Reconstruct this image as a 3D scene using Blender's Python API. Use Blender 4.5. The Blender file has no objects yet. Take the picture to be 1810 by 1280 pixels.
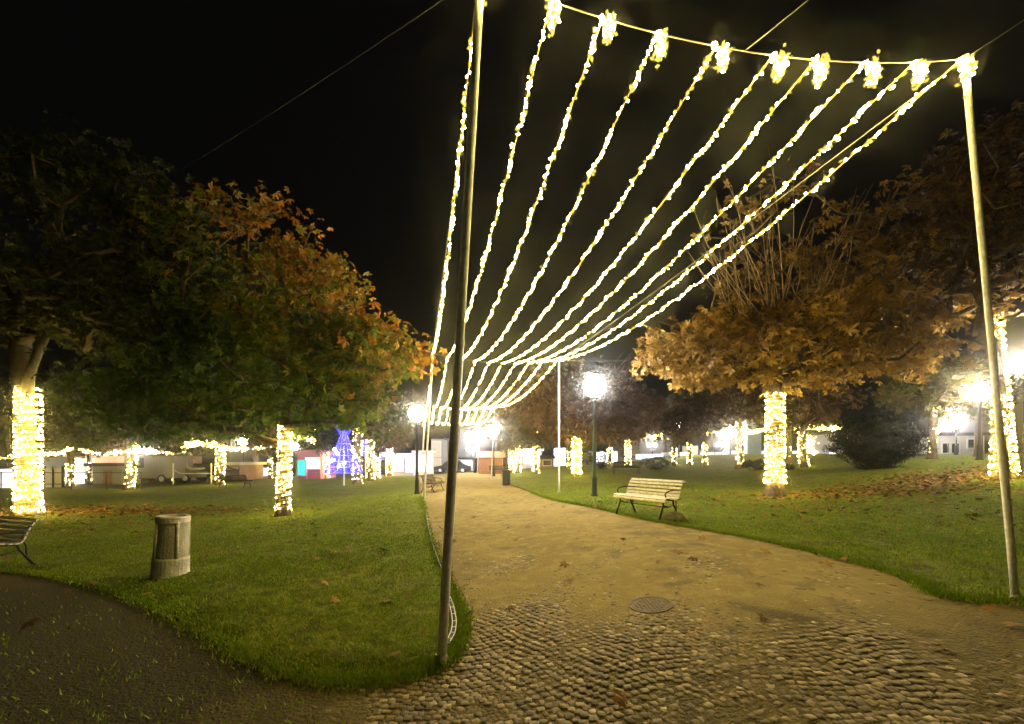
import bpy, math, random
import numpy as np
from mathutils import Vector, Matrix, Euler
from mathutils.geometry import delaunay_2d_cdt

random.seed(7)
RNG = np.random.default_rng(7)
sc = bpy.context.scene
COL = sc.collection

# ------------------------------------------------------------------ camera, world, exposure
F, CX, HY, EYE = 700.0, 905.0, 808.0, 1.6
cam_d = bpy.data.cameras.new("camera")
cam_d.sensor_width = 36.0
cam_d.lens = 36.0 * F / 1810.0
cam_d.shift_y = (HY - 640.0) / 1810.0
cam_d.clip_start = 0.05
cam_d.clip_end = 2000
cam = bpy.data.objects.new("camera", cam_d)
COL.objects.link(cam)
cam.location = (0, 0, EYE)
cam.rotation_euler = (math.radians(90), 0, 0)
sc.camera = cam

w = bpy.data.worlds.new("World")
sc.world = w
w.use_nodes = True
nt = w.node_tree
nt.nodes.clear()
wo = nt.nodes.new("ShaderNodeOutputWorld")
wb = nt.nodes.new("ShaderNodeBackground")
ws = nt.nodes.new("ShaderNodeTexSky")
ws.sky_type = 'NISHITA'
ws.sun_disc = False
ws.sun_elevation = math.radians(-9)
ws.sun_rotation = math.radians(200)
mx = nt.nodes.new("ShaderNodeMix"); mx.data_type = 'RGBA'; mx.blend_type = 'ADD'
mx.inputs[0].default_value = 1.0
mx.inputs[7].default_value = (0.0004, 0.0004, 0.0004, 1)      # faint city glow of a night sky
wm = nt.nodes.new("ShaderNodeVectorMath"); wm.operation = 'SCALE'; wm.inputs['Scale'].default_value = 0.05
nt.links.new(ws.outputs[0], wm.inputs[0])
nt.links.new(wm.outputs[0], mx.inputs[6])
nt.links.new(mx.outputs[2], wb.inputs[0])
wb.inputs[1].default_value = 1.0
nt.links.new(wb.outputs[0], wo.inputs[0])

sc.view_settings.view_transform = 'Standard'
sc.view_settings.look = 'None'
sc.view_settings.exposure = 2.05
sc.view_settings.gamma = 1.0
sc.render.engine = 'CYCLES'
sc.cycles.use_light_tree = True
sc.cycles.max_bounces = 3
sc.cycles.diffuse_bounces = 2
sc.cycles.glossy_bounces = 2
sc.cycles.volume_bounces = 0
sc.cycles.sample_clamp_indirect = 3.0

# ------------------------------------------------------------------ light strengths
S_STRING = 42.0      # string bulbs
S_WRAP = 30.0        # bulbs wound round trunks
S_LAMP = 52.0        # globe lamps

# ------------------------------------------------------------------ terrain height
def ss(t):
    t = np.clip(t, 0, 1)
    return t * t * (3 - 2 * t)
def H(x, y):
    x = np.asarray(x, float); y = np.asarray(y, float)
    z = 0.30 * ss((x + 0.8) / 3.2)
    z = z - 0.28 * ss((-x - 3.0) / 5.0)
    z = z + 1.15 * ss((x - 9.0) / 12.0)
    z = z + 0.40 * ss((y - 14) / 20.0) * ss((x - 1.0) / 6.0)
    z = z + 0.02 * np.sin(x * 0.9 + 1.0) * np.cos(y * 0.7)
    return z
def h(x, y):
    return float(H(x, y))
def G(px, py):
    """point of the terrain seen at a photo pixel"""
    dx, dz = (px - CX) / F, (HY - py) / F
    Y = 1.5
    while Y < 90:
        if EYE + dz * Y <= h(dx * Y, Y):
            break
        Y += 0.05
    return Vector((dx * Y, Y, h(dx * Y, Y)))
def W(px, py, Y):
    return Vector(((px - CX) / F * Y, Y, EYE + (HY - py) / F * Y))
def gz(px, Y):
    x = (px - CX) / F * Y
    return Vector((x, Y, h(x, Y)))

# ------------------------------------------------------------------ tagging
def tag(o, label=None, cat=None, group=None, kind=None):
    if label: o["label"] = label
    if cat: o["category"] = cat
    if group: o["group"] = group
    if kind: o["kind"] = kind
    return o
def empty(name, loc, label, cat, group=None, rz=0.0):
    o = bpy.data.objects.new(name, None)
    o.empty_display_size = 0.2
    COL.objects.link(o)
    o.location = loc
    o.rotation_euler = (0, 0, rz)
    return tag(o, label, cat, group)

# ------------------------------------------------------------------ materials
def mat(name, color, rough=0.8, metal=0.0, noise=0.0, nscale=8.0, bump=0.0, bscale=40.0, spec=0.3):
    m = bpy.data.materials.new(name)
    m.use_nodes = True
    t = m.node_tree
    b = t.nodes["Principled BSDF"]
    b.inputs["Base Color"].default_value = (*color, 1)
    b.inputs["Roughness"].default_value = rough
    b.inputs["Metallic"].default_value = metal
    b.inputs["Specular IOR Level"].default_value = spec
    tc = t.nodes.new("ShaderNodeTexCoord")
    if noise > 0:
        n = t.nodes.new("ShaderNodeTexNoise")
        n.inputs["Scale"].default_value = nscale
        n.inputs["Detail"].default_value = 6
        t.links.new(tc.outputs["Object"], n.inputs["Vector"])
        r = t.nodes.new("ShaderNodeMapRange")
        r.inputs["From Min"].default_value = 0.3
        r.inputs["From Max"].default_value = 0.7
        r.inputs["To Min"].default_value = 1 - noise
        r.inputs["To Max"].default_value = 1 + noise
        t.links.new(n.outputs["Fac"], r.inputs["Value"])
        v = t.nodes.new("ShaderNodeVectorMath"); v.operation = 'SCALE'
        v.inputs[0].default_value = color
        t.links.new(r.outputs[0], v.inputs["Scale"])
        t.links.new(v.outputs[0], b.inputs["Base Color"])
    if bump > 0:
        n2 = t.nodes.new("ShaderNodeTexNoise")
        n2.inputs["Scale"].default_value = bscale
        n2.inputs["Detail"].default_value = 4
        t.links.new(tc.outputs["Object"], n2.inputs["Vector"])
        bp = t.nodes.new("ShaderNodeBump")
        bp.inputs["Strength"].default_value = bump
        bp.inputs["Distance"].default_value = 0.02
        t.links.new(n2.outputs["Fac"], bp.inputs["Height"])
        t.links.new(bp.outputs[0], b.inputs["Normal"])
    return m
def emit(name, color, strength):
    m = bpy.data.materials.new(name)
    m.use_nodes = True
    t = m.node_tree
    t.nodes.clear()
    o = t.nodes.new("ShaderNodeOutputMaterial")
    e = t.nodes.new("ShaderNodeEmission")
    e.inputs[0].default_value = (*color, 1)
    e.inputs[1].default_value = strength
    t.links.new(e.outputs[0], o.inputs[0])
    return m
def ramp_mat(name, attr, stops, rough=0.7, noise=0.25, nscale=3.0, translucent=0.0, bump=0.0, bscale=60, spec=0.2):
    """colour from a per-piece random attribute: natural variety from leaf to leaf or stone to stone"""
    m = bpy.data.materials.new(name)
    m.use_nodes = True
    t = m.node_tree
    b = t.nodes["Principled BSDF"]
    b.inputs["Roughness"].default_value = rough
    b.inputs["Specular IOR Level"].default_value = spec
    a = t.nodes.new("ShaderNodeAttribute"); a.attribute_name = attr
    c = t.nodes.new("ShaderNodeValToRGB")
    c.color_ramp.elements[0].position = stops[0][0]; c.color_ramp.elements[0].color = (*stops[0][1], 1)
    c.color_ramp.elements[1].position = stops[-1][0]; c.color_ramp.elements[1].color = (*stops[-1][1], 1)
    for p, col in stops[1:-1]:
        e = c.color_ramp.elements.new(p); e.color = (*col, 1)
    t.links.new(a.outputs["Fac"], c.inputs[0])
    out = c.outputs[0]
    if noise > 0:
        tc = t.nodes.new("ShaderNodeTexCoord")
        n = t.nodes.new("ShaderNodeTexNoise"); n.inputs["Scale"].default_value = nscale; n.inputs["Detail"].default_value = 4
        t.links.new(tc.outputs["Object"], n.inputs["Vector"])
        r = t.nodes.new("ShaderNodeMapRange")
        r.inputs["From Min"].default_value = 0.3; r.inputs["From Max"].default_value = 0.7
        r.inputs["To Min"].default_value = 1 - noise; r.inputs["To Max"].default_value = 1 + noise
        t.links.new(n.outputs["Fac"], r.inputs["Value"])
        v = t.nodes.new("ShaderNodeVectorMath"); v.operation = 'SCALE'
        t.links.new(out, v.inputs[0]); t.links.new(r.outputs[0], v.inputs["Scale"])
        out = v.outputs[0]
    t.links.new(out, b.inputs["Base Color"])
    if bump > 0:
        tc = t.nodes.new("ShaderNodeTexCoord")
        n2 = t.nodes.new("ShaderNodeTexNoise"); n2.inputs["Scale"].default_value = bscale; n2.inputs["Detail"].default_value = 4
        t.links.new(tc.outputs["Object"], n2.inputs["Vector"])
        bp = t.nodes.new("ShaderNodeBump"); bp.inputs["Strength"].default_value = bump; bp.inputs["Distance"].default_value = 0.01
        t.links.new(n2.outputs["Fac"], bp.inputs["Height"]); t.links.new(bp.outputs[0], b.inputs["Normal"])
    if translucent > 0:
        tr = t.nodes.new("ShaderNodeBsdfTranslucent")
        t.links.new(out, tr.inputs[0])
        ms = t.nodes.new("ShaderNodeMixShader"); ms.inputs[0].default_value = translucent
        o = t.nodes["Material Output"]
        t.links.new(b.outputs[0], ms.inputs[1]); t.links.new(tr.outputs[0], ms.inputs[2])
        t.links.new(ms.outputs[0], o.inputs[0])
    return m

M = {}
M['bark'] = mat('bark', (0.13, 0.10, 0.075), 0.95, noise=0.4, nscale=9, bump=0.8, bscale=28)
M['bark_pale'] = mat('pale_bark', (0.30, 0.27, 0.24), 0.95, noise=0.3, nscale=9, bump=0.8, bscale=28)
M['twig'] = mat('twig_bark', (0.36, 0.27, 0.19), 0.9, noise=0.3, nscale=6)
M['steel'] = mat('galvanised_steel', (0.82, 0.84, 0.92), 0.38, 0.0, noise=0.18, nscale=22, bump=0.15, bscale=60)
M['green_paint'] = mat('dark_green_painted_iron', (0.030, 0.055, 0.040), 0.45, 0.2, noise=0.2)
M['black_iron'] = mat('black_iron', (0.025, 0.025, 0.024), 0.5, 0.3, noise=0.2)
M['wood_pale'] = mat('weathered_bench_wood', (0.74, 0.72, 0.78), 0.55, noise=0.22, nscale=14, bump=0.3, bscale=50)
M['wood_white'] = mat('white_bench_wood', (0.84, 0.80, 0.78), 0.55, noise=0.15, nscale=14)
M['wood_dark'] = mat('dark_bench_wood', (0.05, 0.042, 0.03), 0.7, noise=0.3)
M['concrete'] = mat('rough_concrete', (0.60, 0.57, 0.54), 0.92, noise=0.28, nscale=7, bump=0.5, bscale=35)
M['dark_plastic'] = mat('dark_bin_liner', (0.045, 0.045, 0.04), 0.6, noise=0.2)
M['cable'] = mat('steel_wire_rope', (0.30, 0.29, 0.27), 0.5, 0.4)
M['flex'] = mat('glow_yellow_flex', (0.80, 0.62, 0.20), 0.5)  # yellow glow of the bulbs put into the wire colour
M['rubber'] = mat('black_rubber', (0.02, 0.02, 0.02), 0.6)
M['white_plastic'] = mat('white_plastic', (0.75, 0.74, 0.68), 0.4)
M['plaster_white'] = mat('white_render_wall', (0.62, 0.60, 0.58), 0.9, noise=0.10, nscale=1.5)
M['plaster_yellow'] = mat('ochre_render_wall', (0.50, 0.40, 0.20), 0.9, noise=0.15, nscale=1.5)
M['plaster_pink'] = mat('pinkish_render_wall', (0.45, 0.30, 0.24), 0.9, noise=0.15, nscale=1.5)
M['plaster_grey'] = mat('grey_render_wall', (0.33, 0.33, 0.33), 0.9, noise=0.15, nscale=1.5)
M['roof'] = mat('dark_roof_tiles', (0.09, 0.07, 0.065), 0.8, noise=0.3, nscale=5, bump=0.5, bscale=12)
M['roof_dark'] = mat('black_felt_roof', (0.03, 0.03, 0.035), 0.7, noise=0.2)
M['hut_wood'] = mat('brown_hut_boards', (0.30, 0.155, 0.075), 0.8, noise=0.25, nscale=6)
M['window_dark'] = mat('dark_window_glass', (0.02, 0.022, 0.025), 0.1, spec=0.6)
M['fence_white'] = mat('white_fence_panel', (0.78, 0.75, 0.74), 0.7, noise=0.06, nscale=0.8)
M['tent'] = mat('white_tent_fabric', (0.80, 0.80, 0.80), 0.7, noise=0.05)
M['obelisk'] = mat('pale_stone', (0.60, 0.60, 0.62), 0.8, noise=0.12, nscale=2)
M['plinth_blue'] = mat('pale_blue_stone', (0.36, 0.50, 0.60), 0.8, noise=0.12)
M['car_white'] = mat('white_car_paint', (0.30, 0.30, 0.30), 0.25, 0.1, spec=0.6)
M['car_dark'] = mat('dark_car_paint', (0.035, 0.036, 0.042), 0.25, 0.2, spec=0.6)
M['car_grey'] = mat('grey_car_paint', (0.25, 0.25, 0.26), 0.25, 0.3, spec=0.6)
M['pink_panel'] = mat('pink_painted_panel', (0.60, 0.20, 0.42), 0.6, noise=0.1)
M['hedge_leaf'] = ramp_mat('dark_hedge_leaf', 'tone', [(0, (0.010, 0.018, 0.010)), (1, (0.030, 0.045, 0.018))], 0.8)
M['manhole'] = mat('rusty_manhole_iron', (0.15, 0.118, 0.070), 0.7, 0.3, noise=0.3, nscale=14, bump=0.5, bscale=60)
M['worn_slab'] = mat('worn_path_slab', (0.20, 0.152, 0.088), 0.9, noise=0.25, nscale=5, bump=.4)
M['mossy'] = mat('stained_mossy_concrete', (0.42, 0.41, 0.37), 0.9, noise=0.3, nscale=5, bump=.5)
M['rock'] = mat('mossy_stone', (0.16, 0.16, 0.10), 0.9, noise=0.35, nscale=9, bump=0.6, bscale=30)

WARM = (1.0, 0.74, 0.19)
M['bulb'] = emit('warm_string_bulb', WARM, S_STRING)
M['bulb_halo'] = emit('amber_halo_bead', (1.0, 0.80, 0.13), 0.25)  # dim beads added as the yellow fringe of the bulbs' glow
M['bulb_wrap'] = emit('warm_trunk_bulb', (1.0, 0.72, 0.14), S_WRAP)
M['bulb_far'] = emit('far_warm_bulb', (1.0, 0.76, 0.17), 12.0)
M['bulb_blue'] = emit('blue_bulb', (0.075, 0.06, 1.0), 0.95)
M['bulb_white'] = emit('white_bulb', (0.85, 0.92, 1.0), 9.0)
M['globe'] = emit('lit_lamp_globe', (1.0, 0.86, 0.62), S_LAMP)
M['globe_cool'] = emit('lit_white_globe', (1.0, 0.93, 0.85), S_LAMP)
M['glow_fence'] = emit('white_panel_lamplight_as_glow', (1.0, 0.95, 0.96), 0.36)  # glow stands in for lamp light falling on the fence and hoarding
M['lit_white'] = emit('lit_stall_light', (0.93, 0.95, 1.0), 1.6)
M['lit_tent'] = emit('tent_glowing_from_inside', (1.0, 0.93, 0.92), 0.6)
M['lit_pink'] = emit('pink_stall_light', (1.0, 0.22, 0.62), 0.9)
M['lit_cyan'] = emit('cyan_stall_light', (0.05, 0.85, 0.75), 0.35)
M['lit_lilac'] = emit('lilac_stall_light', (0.80, 0.62, 1.0), 0.5)
M['lit_blue'] = emit('blue_stall_light', (0.15, 0.3, 1.0), 1.3)
M['lit_warm'] = emit('warm_shop_light', (1.0, 0.72, 0.36), 0.6)

# ------------------------------------------------------------------ mesh helpers
def mesh_np(name, V, Fc, mats, parent=None, attr=None, smooth=False, midx=None):
    """V (n,3), Fc list of (m,k) int arrays"""
    me = bpy.data.meshes.new(name)
    if not isinstance(Fc, list): Fc = [Fc]
    Fc = [np.asarray(f, np.int32) for f in Fc if len(f)]
    V = np.asarray(V, np.float32)
    nl = sum(f.size for f in Fc); nf = sum(len(f) for f in Fc)
    me.vertices.add(len(V)); me.loops.add(nl); me.polygons.add(nf)
    me.vertices.foreach_set("co", V.ravel())
    me.loops.foreach_set("vertex_index", np.concatenate([f.ravel() for f in Fc]))
    tot = np.concatenate([np.full(len(f), f.shape[1], np.int32) for f in Fc])
    st = np.concatenate([[0], np.cumsum(tot)[:-1]]).astype(np.int32)
    me.polygons.foreach_set("loop_start", st)
    me.polygons.foreach_set("loop_total", tot)
    if not isinstance(mats, (list, tuple)): mats = [mats]
    for m in mats: me.materials.append(m)
    if midx is not None: me.polygons.foreach_set("material_index", np.asarray(midx, np.int32))
    if smooth: me.polygons.foreach_set("use_smooth", np.ones(nf, bool))
    if attr:
        for k, (vals, dom) in attr.items():
            a = me.attributes.new(k, 'FLOAT', dom)
            a.data.foreach_set("value", np.asarray(vals, np.float32))
    me.update(calc_edges=True)
    me.validate()
    o = bpy.data.objects.new(name, me)
    COL.objects.link(o)
    if parent: o.parent = parent
    return o

class MB:
    """collects shapes into one mesh; each shape may have its own slot"""
    def __init__(s): s.v = []; s.f = []; s.mi = []
    def add(s, vs, fs, mi=0):
        o = len(s.v); s.v += [tuple(v) for v in vs]
        for f in fs: s.f.append(tuple(i + o for i in f)); s.mi.append(mi)
    def box(s, c, size, rz=0.0, mi=0, taper=1.0):
        hx, hy, hz = size[0] / 2, size[1] / 2, size[2] / 2
        vs = []
        for z in (-hz, hz):
            k = taper if z > 0 else 1.0
            for x, y in ((-hx, -hy), (hx, -hy), (hx, hy), (-hx, hy)):
                X, Y = x * k, y * k
                vs.append((c[0] + X * math.cos(rz) - Y * math.sin(rz), c[1] + X * math.sin(rz) + Y * math.cos(rz), c[2] + z))
        s.add(vs, [(3, 2, 1, 0), (4, 5, 6, 7), (0, 1, 5, 4), (1, 2, 6, 5), (2, 3, 7, 6), (3, 0, 4, 7)], mi)
    def tube(s, pts, rad, n=8, mi=0, cap=True):
        pts = [Vector(p) for p in pts]
        if not isinstance(rad, (list, tuple)): rad = [rad] * len(pts)
        ring = []
        up = None
        vs = []
        for i, p in enumerate(pts):
            d = (pts[min(i + 1, len(pts) - 1)] - pts[max(i - 1, 0)])
            if d.length < 1e-9: d = Vector((0, 0, 1))
            d.normalize()
            if up is None:
                a = Vector((0, 0, 1)) if abs(d.z) < 0.9 else Vector((1, 0, 0))
                up = d.cross(a).normalized()
            else:
                up = (up - d * up.dot(d))
                up = up.normalized() if up.length > 1e-6 else d.orthogonal().normalized()
            sd = d.cross(up)
            for k in range(n):
                a = 2 * math.pi * k / n
                vs.append(p + (up * math.cos(a) + sd * math.sin(a)) * rad[i])
        fs = []
        for i in range(len(pts) - 1):
            for k in range(n):
                a, b = i * n + k, i * n + (k + 1) % n
                fs.append((a, b, b + n, a + n))
        if cap:
            fs.append(tuple(reversed(range(n))))
            fs.append(tuple(range((len(pts) - 1) * n, len(pts) * n)))
        s.add(vs, fs, mi)
    def lathe(s, c, prof, n=24, mi=0, lean=(0, 0)):
        vs = []
        for r, z in prof:
            for k in range(n):
                a = 2 * math.pi * k / n
                vs.append((c[0] + r * math.cos(a) + lean[0] * z, c[1] + r * math.sin(a) + lean[1] * z, c[2] + z))
        fs = []
        for i in range(len(prof) - 1):
            for k in range(n):
                a, b = i * n + k, i * n + (k + 1) % n
                fs.append((a, b, b + n, a + n))
        fs.append(tuple(reversed(range(n))))
        fs.append(tuple(range((len(prof) - 1) * n, len(prof) * n)))
        s.add(vs, fs, mi)
    def build(s, name, mats, parent=None, smooth=False):
        me = bpy.data.meshes.new(name)
        me.from_pydata(s.v, [], s.f)
        if not isinstance(mats, (list, tuple)): mats = [mats]
        for m in mats: me.materials.append(m)
        me.polygons.foreach_set("material_index", s.mi)
        if smooth: me.polygons.foreach_set("use_smooth", [True] * len(s.f))
        me.update()
        o = bpy.data.objects.new(name, me)
        COL.objects.link(o)
        if parent: o.parent = parent
        return o

OCT_V = np.array([[1, 0, 0], [-1, 0, 0], [0, 1, 0], [0, -1, 0], [0, 0, 1], [0, 0, -1]], float)
OCT_F = np.array([[0, 2, 4], [2, 1, 4], [1, 3, 4], [3, 0, 4], [2, 0, 5], [1, 2, 5], [3, 1, 5], [0, 3, 5]])
def bulbs(name, P, r, m, parent=None):
    """one small glass bulb at every point"""
    P = np.asarray(P, float)
    n = len(P)
    r = np.broadcast_to(np.asarray(r, float), (n,))
    q = RNG.normal(size=(n, 4)); q /= np.linalg.norm(q, axis=1)[:, None]
    a, b, c, d = q.T
    R = np.stack([1 - 2 * (c * c + d * d), 2 * (b * c - a * d), 2 * (b * d + a * c),
                  2 * (b * c + a * d), 1 - 2 * (b * b + d * d), 2 * (c * d - a * b),
                  2 * (b * d - a * c), 2 * (c * d + a * b), 1 - 2 * (b * b + c * c)], 1).reshape(n, 3, 3)
    V = np.einsum('nij,kj->nki', R, OCT_V * np.array([1, 1, 1.5])) * r[:, None, None] + P[:, None, :]
    Fc = OCT_F[None] + (np.arange(n) * 6)[:, None, None]
    o = mesh_np(name, V.reshape(-1, 3), Fc.reshape(-1, 3), m, parent)
    o["kind"] = "stuff"
    return o
def ico(c, r, n=2):
    import bmesh
    bm = bmesh.new(); bmesh.ops.create_icosphere(bm, subdivisions=n, radius=r)
    vs = [(v.co.x + c[0], v.co.y + c[1], v.co.z + c[2]) for v in bm.verts]
    fs = [tuple(v.index for v in f.verts) for f in bm.faces]
    bm.free(); return vs, fs

# ------------------------------------------------------------------ ground sheets
def inside(poly, x, y):
    x = np.asarray(x); y = np.asarray(y)
    r = np.zeros(x.shape, bool)
    n = len(poly)
    for i in range(n):
        x1, y1 = poly[i]; x2, y2 = poly[(i + 1) % n]
        c = ((y1 > y) != (y2 > y)) & (x < (x2 - x1) * (y - y1) / (y2 - y1 + 1e-12) + x1)
        r ^= c
    return r
def smooth_poly(P, it=2):
    P = [Vector(p) for p in P]
    for _ in range(it):
        Q = []
        for i in range(len(P)):
            a, b = P[i], P[(i + 1) % len(P)]
            Q += [a * 0.75 + b * 0.25, a * 0.25 + b * 0.75]
        P = Q
    return [(p.x, p.y) for p in P]
def g2(px, py):
    p = G(px, py); return (p.x, p.y)
LAWN_L = smooth_poly([(-60, 27), (-34, 27), g2(40, 868), g2(250, 862), g2(440, 851), g2(560, 846), g2(700, 843), g2(741, 843),
    g2(742, 856), g2(745, 880), g2(753, 930), g2(768, 980), g2(786, 1022), g2(806, 1065), g2(822, 1110), g2(800, 1165), g2(740, 1198),
    g2(640, 1214), g2(540, 1203), g2(450, 1173), g2(380, 1133), g2(300, 1085), g2(200, 1045), g2(110, 1018), g2(0, 1008), (-14, 5.6), (-60, 5.0)])
LAWN_R = smooth_poly([g2(884, 840), g2(892, 852), g2(925, 866), g2(985, 887), g2(1060, 900), g2(1130, 917), g2(1235, 935), g2(1330, 951), g2(1420, 972),
    g2(1500, 992), g2(1580, 1012), g2(1635, 1034), g2(1655, 1052), g2(1700, 1062), (4.6, 3.55), (7.0, 3.0), (12, 2.0), (45, 1.0), (60, 34), (40, 38), (24, 41), (12, 42), (4, 42), (-1.0, 40)])

def sheet(name, poly, step, off, m, kind='structure'):
    pts = []
    n = len(poly)
    for i in range(n):
        a, b = Vector((*poly[i], 0)), Vector((*poly[(i + 1) % n], 0))
        k = max(1, int((b - a).length / step))
        for j in range(k): pts.append(((a + (b - a) * j / k).x, (a + (b - a) * j / k).y))
    nb = len(pts)
    xs = [p[0] for p in pts]; ys = [p[1] for p in pts]
    gx, gy = [], []
    X = min(xs)
    def lvl(lo, hi):
        out = [lo]
        while out[-1] < hi:
            out.append(out[-1] + step * (1 + abs(out[-1]) / 9.0))
        return out
    LX = sorted([-v for v in lvl(0, -min(xs))] + lvl(0, max(xs))); LY = lvl(max(0.0, min(ys)), max(ys))
    A, B = np.meshgrid(LX, LY); A = A.ravel() + RNG.uniform(-.03, .03, A.size); B = B.ravel()
    ins = inside(poly, A, B)
    allp = [Vector(p) for p in pts] + [Vector((float(a), float(b))) for a, b in zip(A[ins], B[ins])]
    ed = [(i, (i + 1) % nb) for i in range(nb)]
    v, e, f, *_ = delaunay_2d_cdt(allp, ed, [], 1, 1e-4)
    V = np.array([(p[0], p[1], 0) for p in v]); V[:, 2] = H(V[:, 0], V[:, 1]) + off
    tri = [tuple(t) for t in f if len(t) == 3]
    # rim dropping to the path
    o = len(V)
    idx = {}
    for i in range(nb):
        idx[i] = i
    low = V[:nb].copy(); low[:, 2] -= off + 0.05
    V2 = np.concatenate([V, low])
    T = np.array(tri)
    a = V2[T[:, 0]]; b = V2[T[:, 1]]; c = V2[T[:, 2]]
    cr = (b[:, 0] - a[:, 0]) * (c[:, 1] - a[:, 1]) - (b[:, 1] - a[:, 1]) * (c[:, 0] - a[:, 0])
    T[cr < 0] = T[cr < 0][:, ::-1]
    rim = np.array([(i, (i + 1) % nb, o + (i + 1) % nb, o + i) for i in range(nb)])
    ob = mesh_np(name, V2, [T, rim], m)
    tag(ob, kind=kind)
    return ob

def ground_material(name, c1, c2, c3, s1=0.6, s2=9, bump=0.6, bs=45, rough=0.95, c4=None):
    m = bpy.data.materials.new(name); m.use_nodes = True
    t = m.node_tree; b = t.nodes["Principled BSDF"]
    b.inputs["Roughness"].default_value = rough; b.inputs["Specular IOR Level"].default_value = 0.15
    tc = t.nodes.new("ShaderNodeTexCoord")
    def nz(s, d=6):
        n = t.nodes.new("ShaderNodeTexNoise"); n.inputs["Scale"].default_value = s; n.inputs["Detail"].default_value = d
        t.links.new(tc.outputs["Object"], n.inputs["Vector"]); return n
    n1, n2, n3 = nz(s1), nz(s2), nz(bs)
    def mr(n, lo, hi):
        r = t.nodes.new("ShaderNodeMapRange"); r.inputs["From Min"].default_value = lo; r.inputs["From Max"].default_value = hi
        t.links.new(n.outputs["Fac"], r.inputs["Value"]); return r
    def mix(f, a, bb):
        x = t.nodes.new("ShaderNodeMix"); x.data_type = 'RGBA'
        t.links.new(f.outputs[0], x.inputs[0])
        if isinstance(a, tuple): x.inputs[6].default_value = (*a, 1)
        else: t.links.new(a, x.inputs[6])
        if isinstance(bb, tuple): x.inputs[7].default_value = (*bb, 1)
        else: t.links.new(bb, x.inputs[7])
        return x.outputs[2]
    a = mix(mr(n1, .4, .6), c1, c2)
    a = mix(mr(n2, .46, .68), a, c3)
    if c4:
        n4 = nz(2.3, 3); a = mix(mr(n4, .56, .70), a, c4)
    t.links.new(a, b.inputs["Base Color"])
    bp = t.nodes.new("ShaderNodeBump"); bp.inputs["Strength"].default_value = bump; bp.inputs["Distance"].default_value = 0.03
    t.links.new(n3.outputs["Fac"], bp.inputs["Height"]); t.links.new(bp.outputs[0], b.inputs["Normal"])
    return m
M['lawn'] = ground_material('lawn_soil_and_grass', (0.115, 0.155, 0.010), (0.16, 0.18, 0.016), (0.055, 0.080, 0.008), 0.7, 7, 0.9, 30, c4=(0.09, 0.075, 0.022))
M['sand'] = ground_material('sandy_path', (0.29, 0.235, 0.105), (0.225, 0.180, 0.082), (0.34, 0.275, 0.125), 0.45, 5, 1.0, 42, c4=(0.17, 0.14, 0.075))
M['earth'] = ground_material('dark_paving', (0.12, 0.11, 0.095), (0.09, 0.085, 0.07), (0.15, 0.13, 0.11), 0.3, 3, 0.4, 20)

def patch_path():
    m = M['sand']; t = m.node_tree; b = t.nodes["Principled BSDF"]
    src = b.inputs["Base Color"].links[0].from_socket
    tc = t.nodes.new("ShaderNodeTexCoord"); sp = t.nodes.new("ShaderNodeSeparateXYZ"); t.links.new(tc.outputs["Object"], sp.inputs[0])
    n = t.nodes.new("ShaderNodeTexNoise"); n.inputs["Scale"].default_value = 1.1; n.inputs["Detail"].default_value = 5
    t.links.new(tc.outputs["Object"], n.inputs["Vector"])
    def ma(op, a, b_):
        x = t.nodes.new("ShaderNodeMath"); x.operation = op
        for i, v in enumerate((a, b_)):
            if isinstance(v, (int, float)): x.inputs[i].default_value = v
            else: t.links.new(v, x.inputs[i])
        return x.outputs[0]
    w1 = ma('MULTIPLY', n.outputs["Fac"], 2.2)
    left = ma('ADD', ma('MULTIPLY', sp.outputs[0], -1.0), w1)            # grows to the left
    r = t.nodes.new("ShaderNodeMapRange"); r.inputs["From Min"].default_value = 1.5; r.inputs["From Max"].default_value = 3.0
    t.links.new(left, r.inputs["Value"])
    right = ma('ADD', ma('SUBTRACT', sp.outputs[0], sp.outputs[1]), w1)
    r2 = t.nodes.new("ShaderNodeMapRange"); r2.inputs["From Min"].default_value = 1.2; r2.inputs["From Max"].default_value = 2.6
    t.links.new(right, r2.inputs["Value"])
    near = t.nodes.new("ShaderNodeMapRange"); near.inputs["From Min"].default_value = 8.5; near.inputs["From Max"].default_value = 5.5
    t.links.new(sp.outputs[1], near.inputs["Value"])
    bed = t.nodes.new("ShaderNodeMapRange"); bed.inputs["From Min"].default_value = 4.7; bed.inputs["From Max"].default_value = 3.9
    t.links.new(ma('ADD', sp.outputs[1], w1), bed.inputs["Value"])
    f = ma('MAXIMUM', ma('MULTIPLY', r.outputs[0], near.outputs[0]), ma('MULTIPLY', r2.outputs[0], 0.6))  # dimness of both near corners painted into the path colour
    f = ma('MAXIMUM', f, ma('MULTIPLY', bed.outputs[0], 0.55))
    x = t.nodes.new("ShaderNodeMix"); x.data_type = 'RGBA'
    t.links.new(f, x.inputs[0]); t.links.new(src, x.inputs[6]); x.inputs[7].default_value = (0.060, 0.054, 0.038, 1)
    t.links.new(x.outputs[2], b.inputs["Base Color"])
patch_path()

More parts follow.
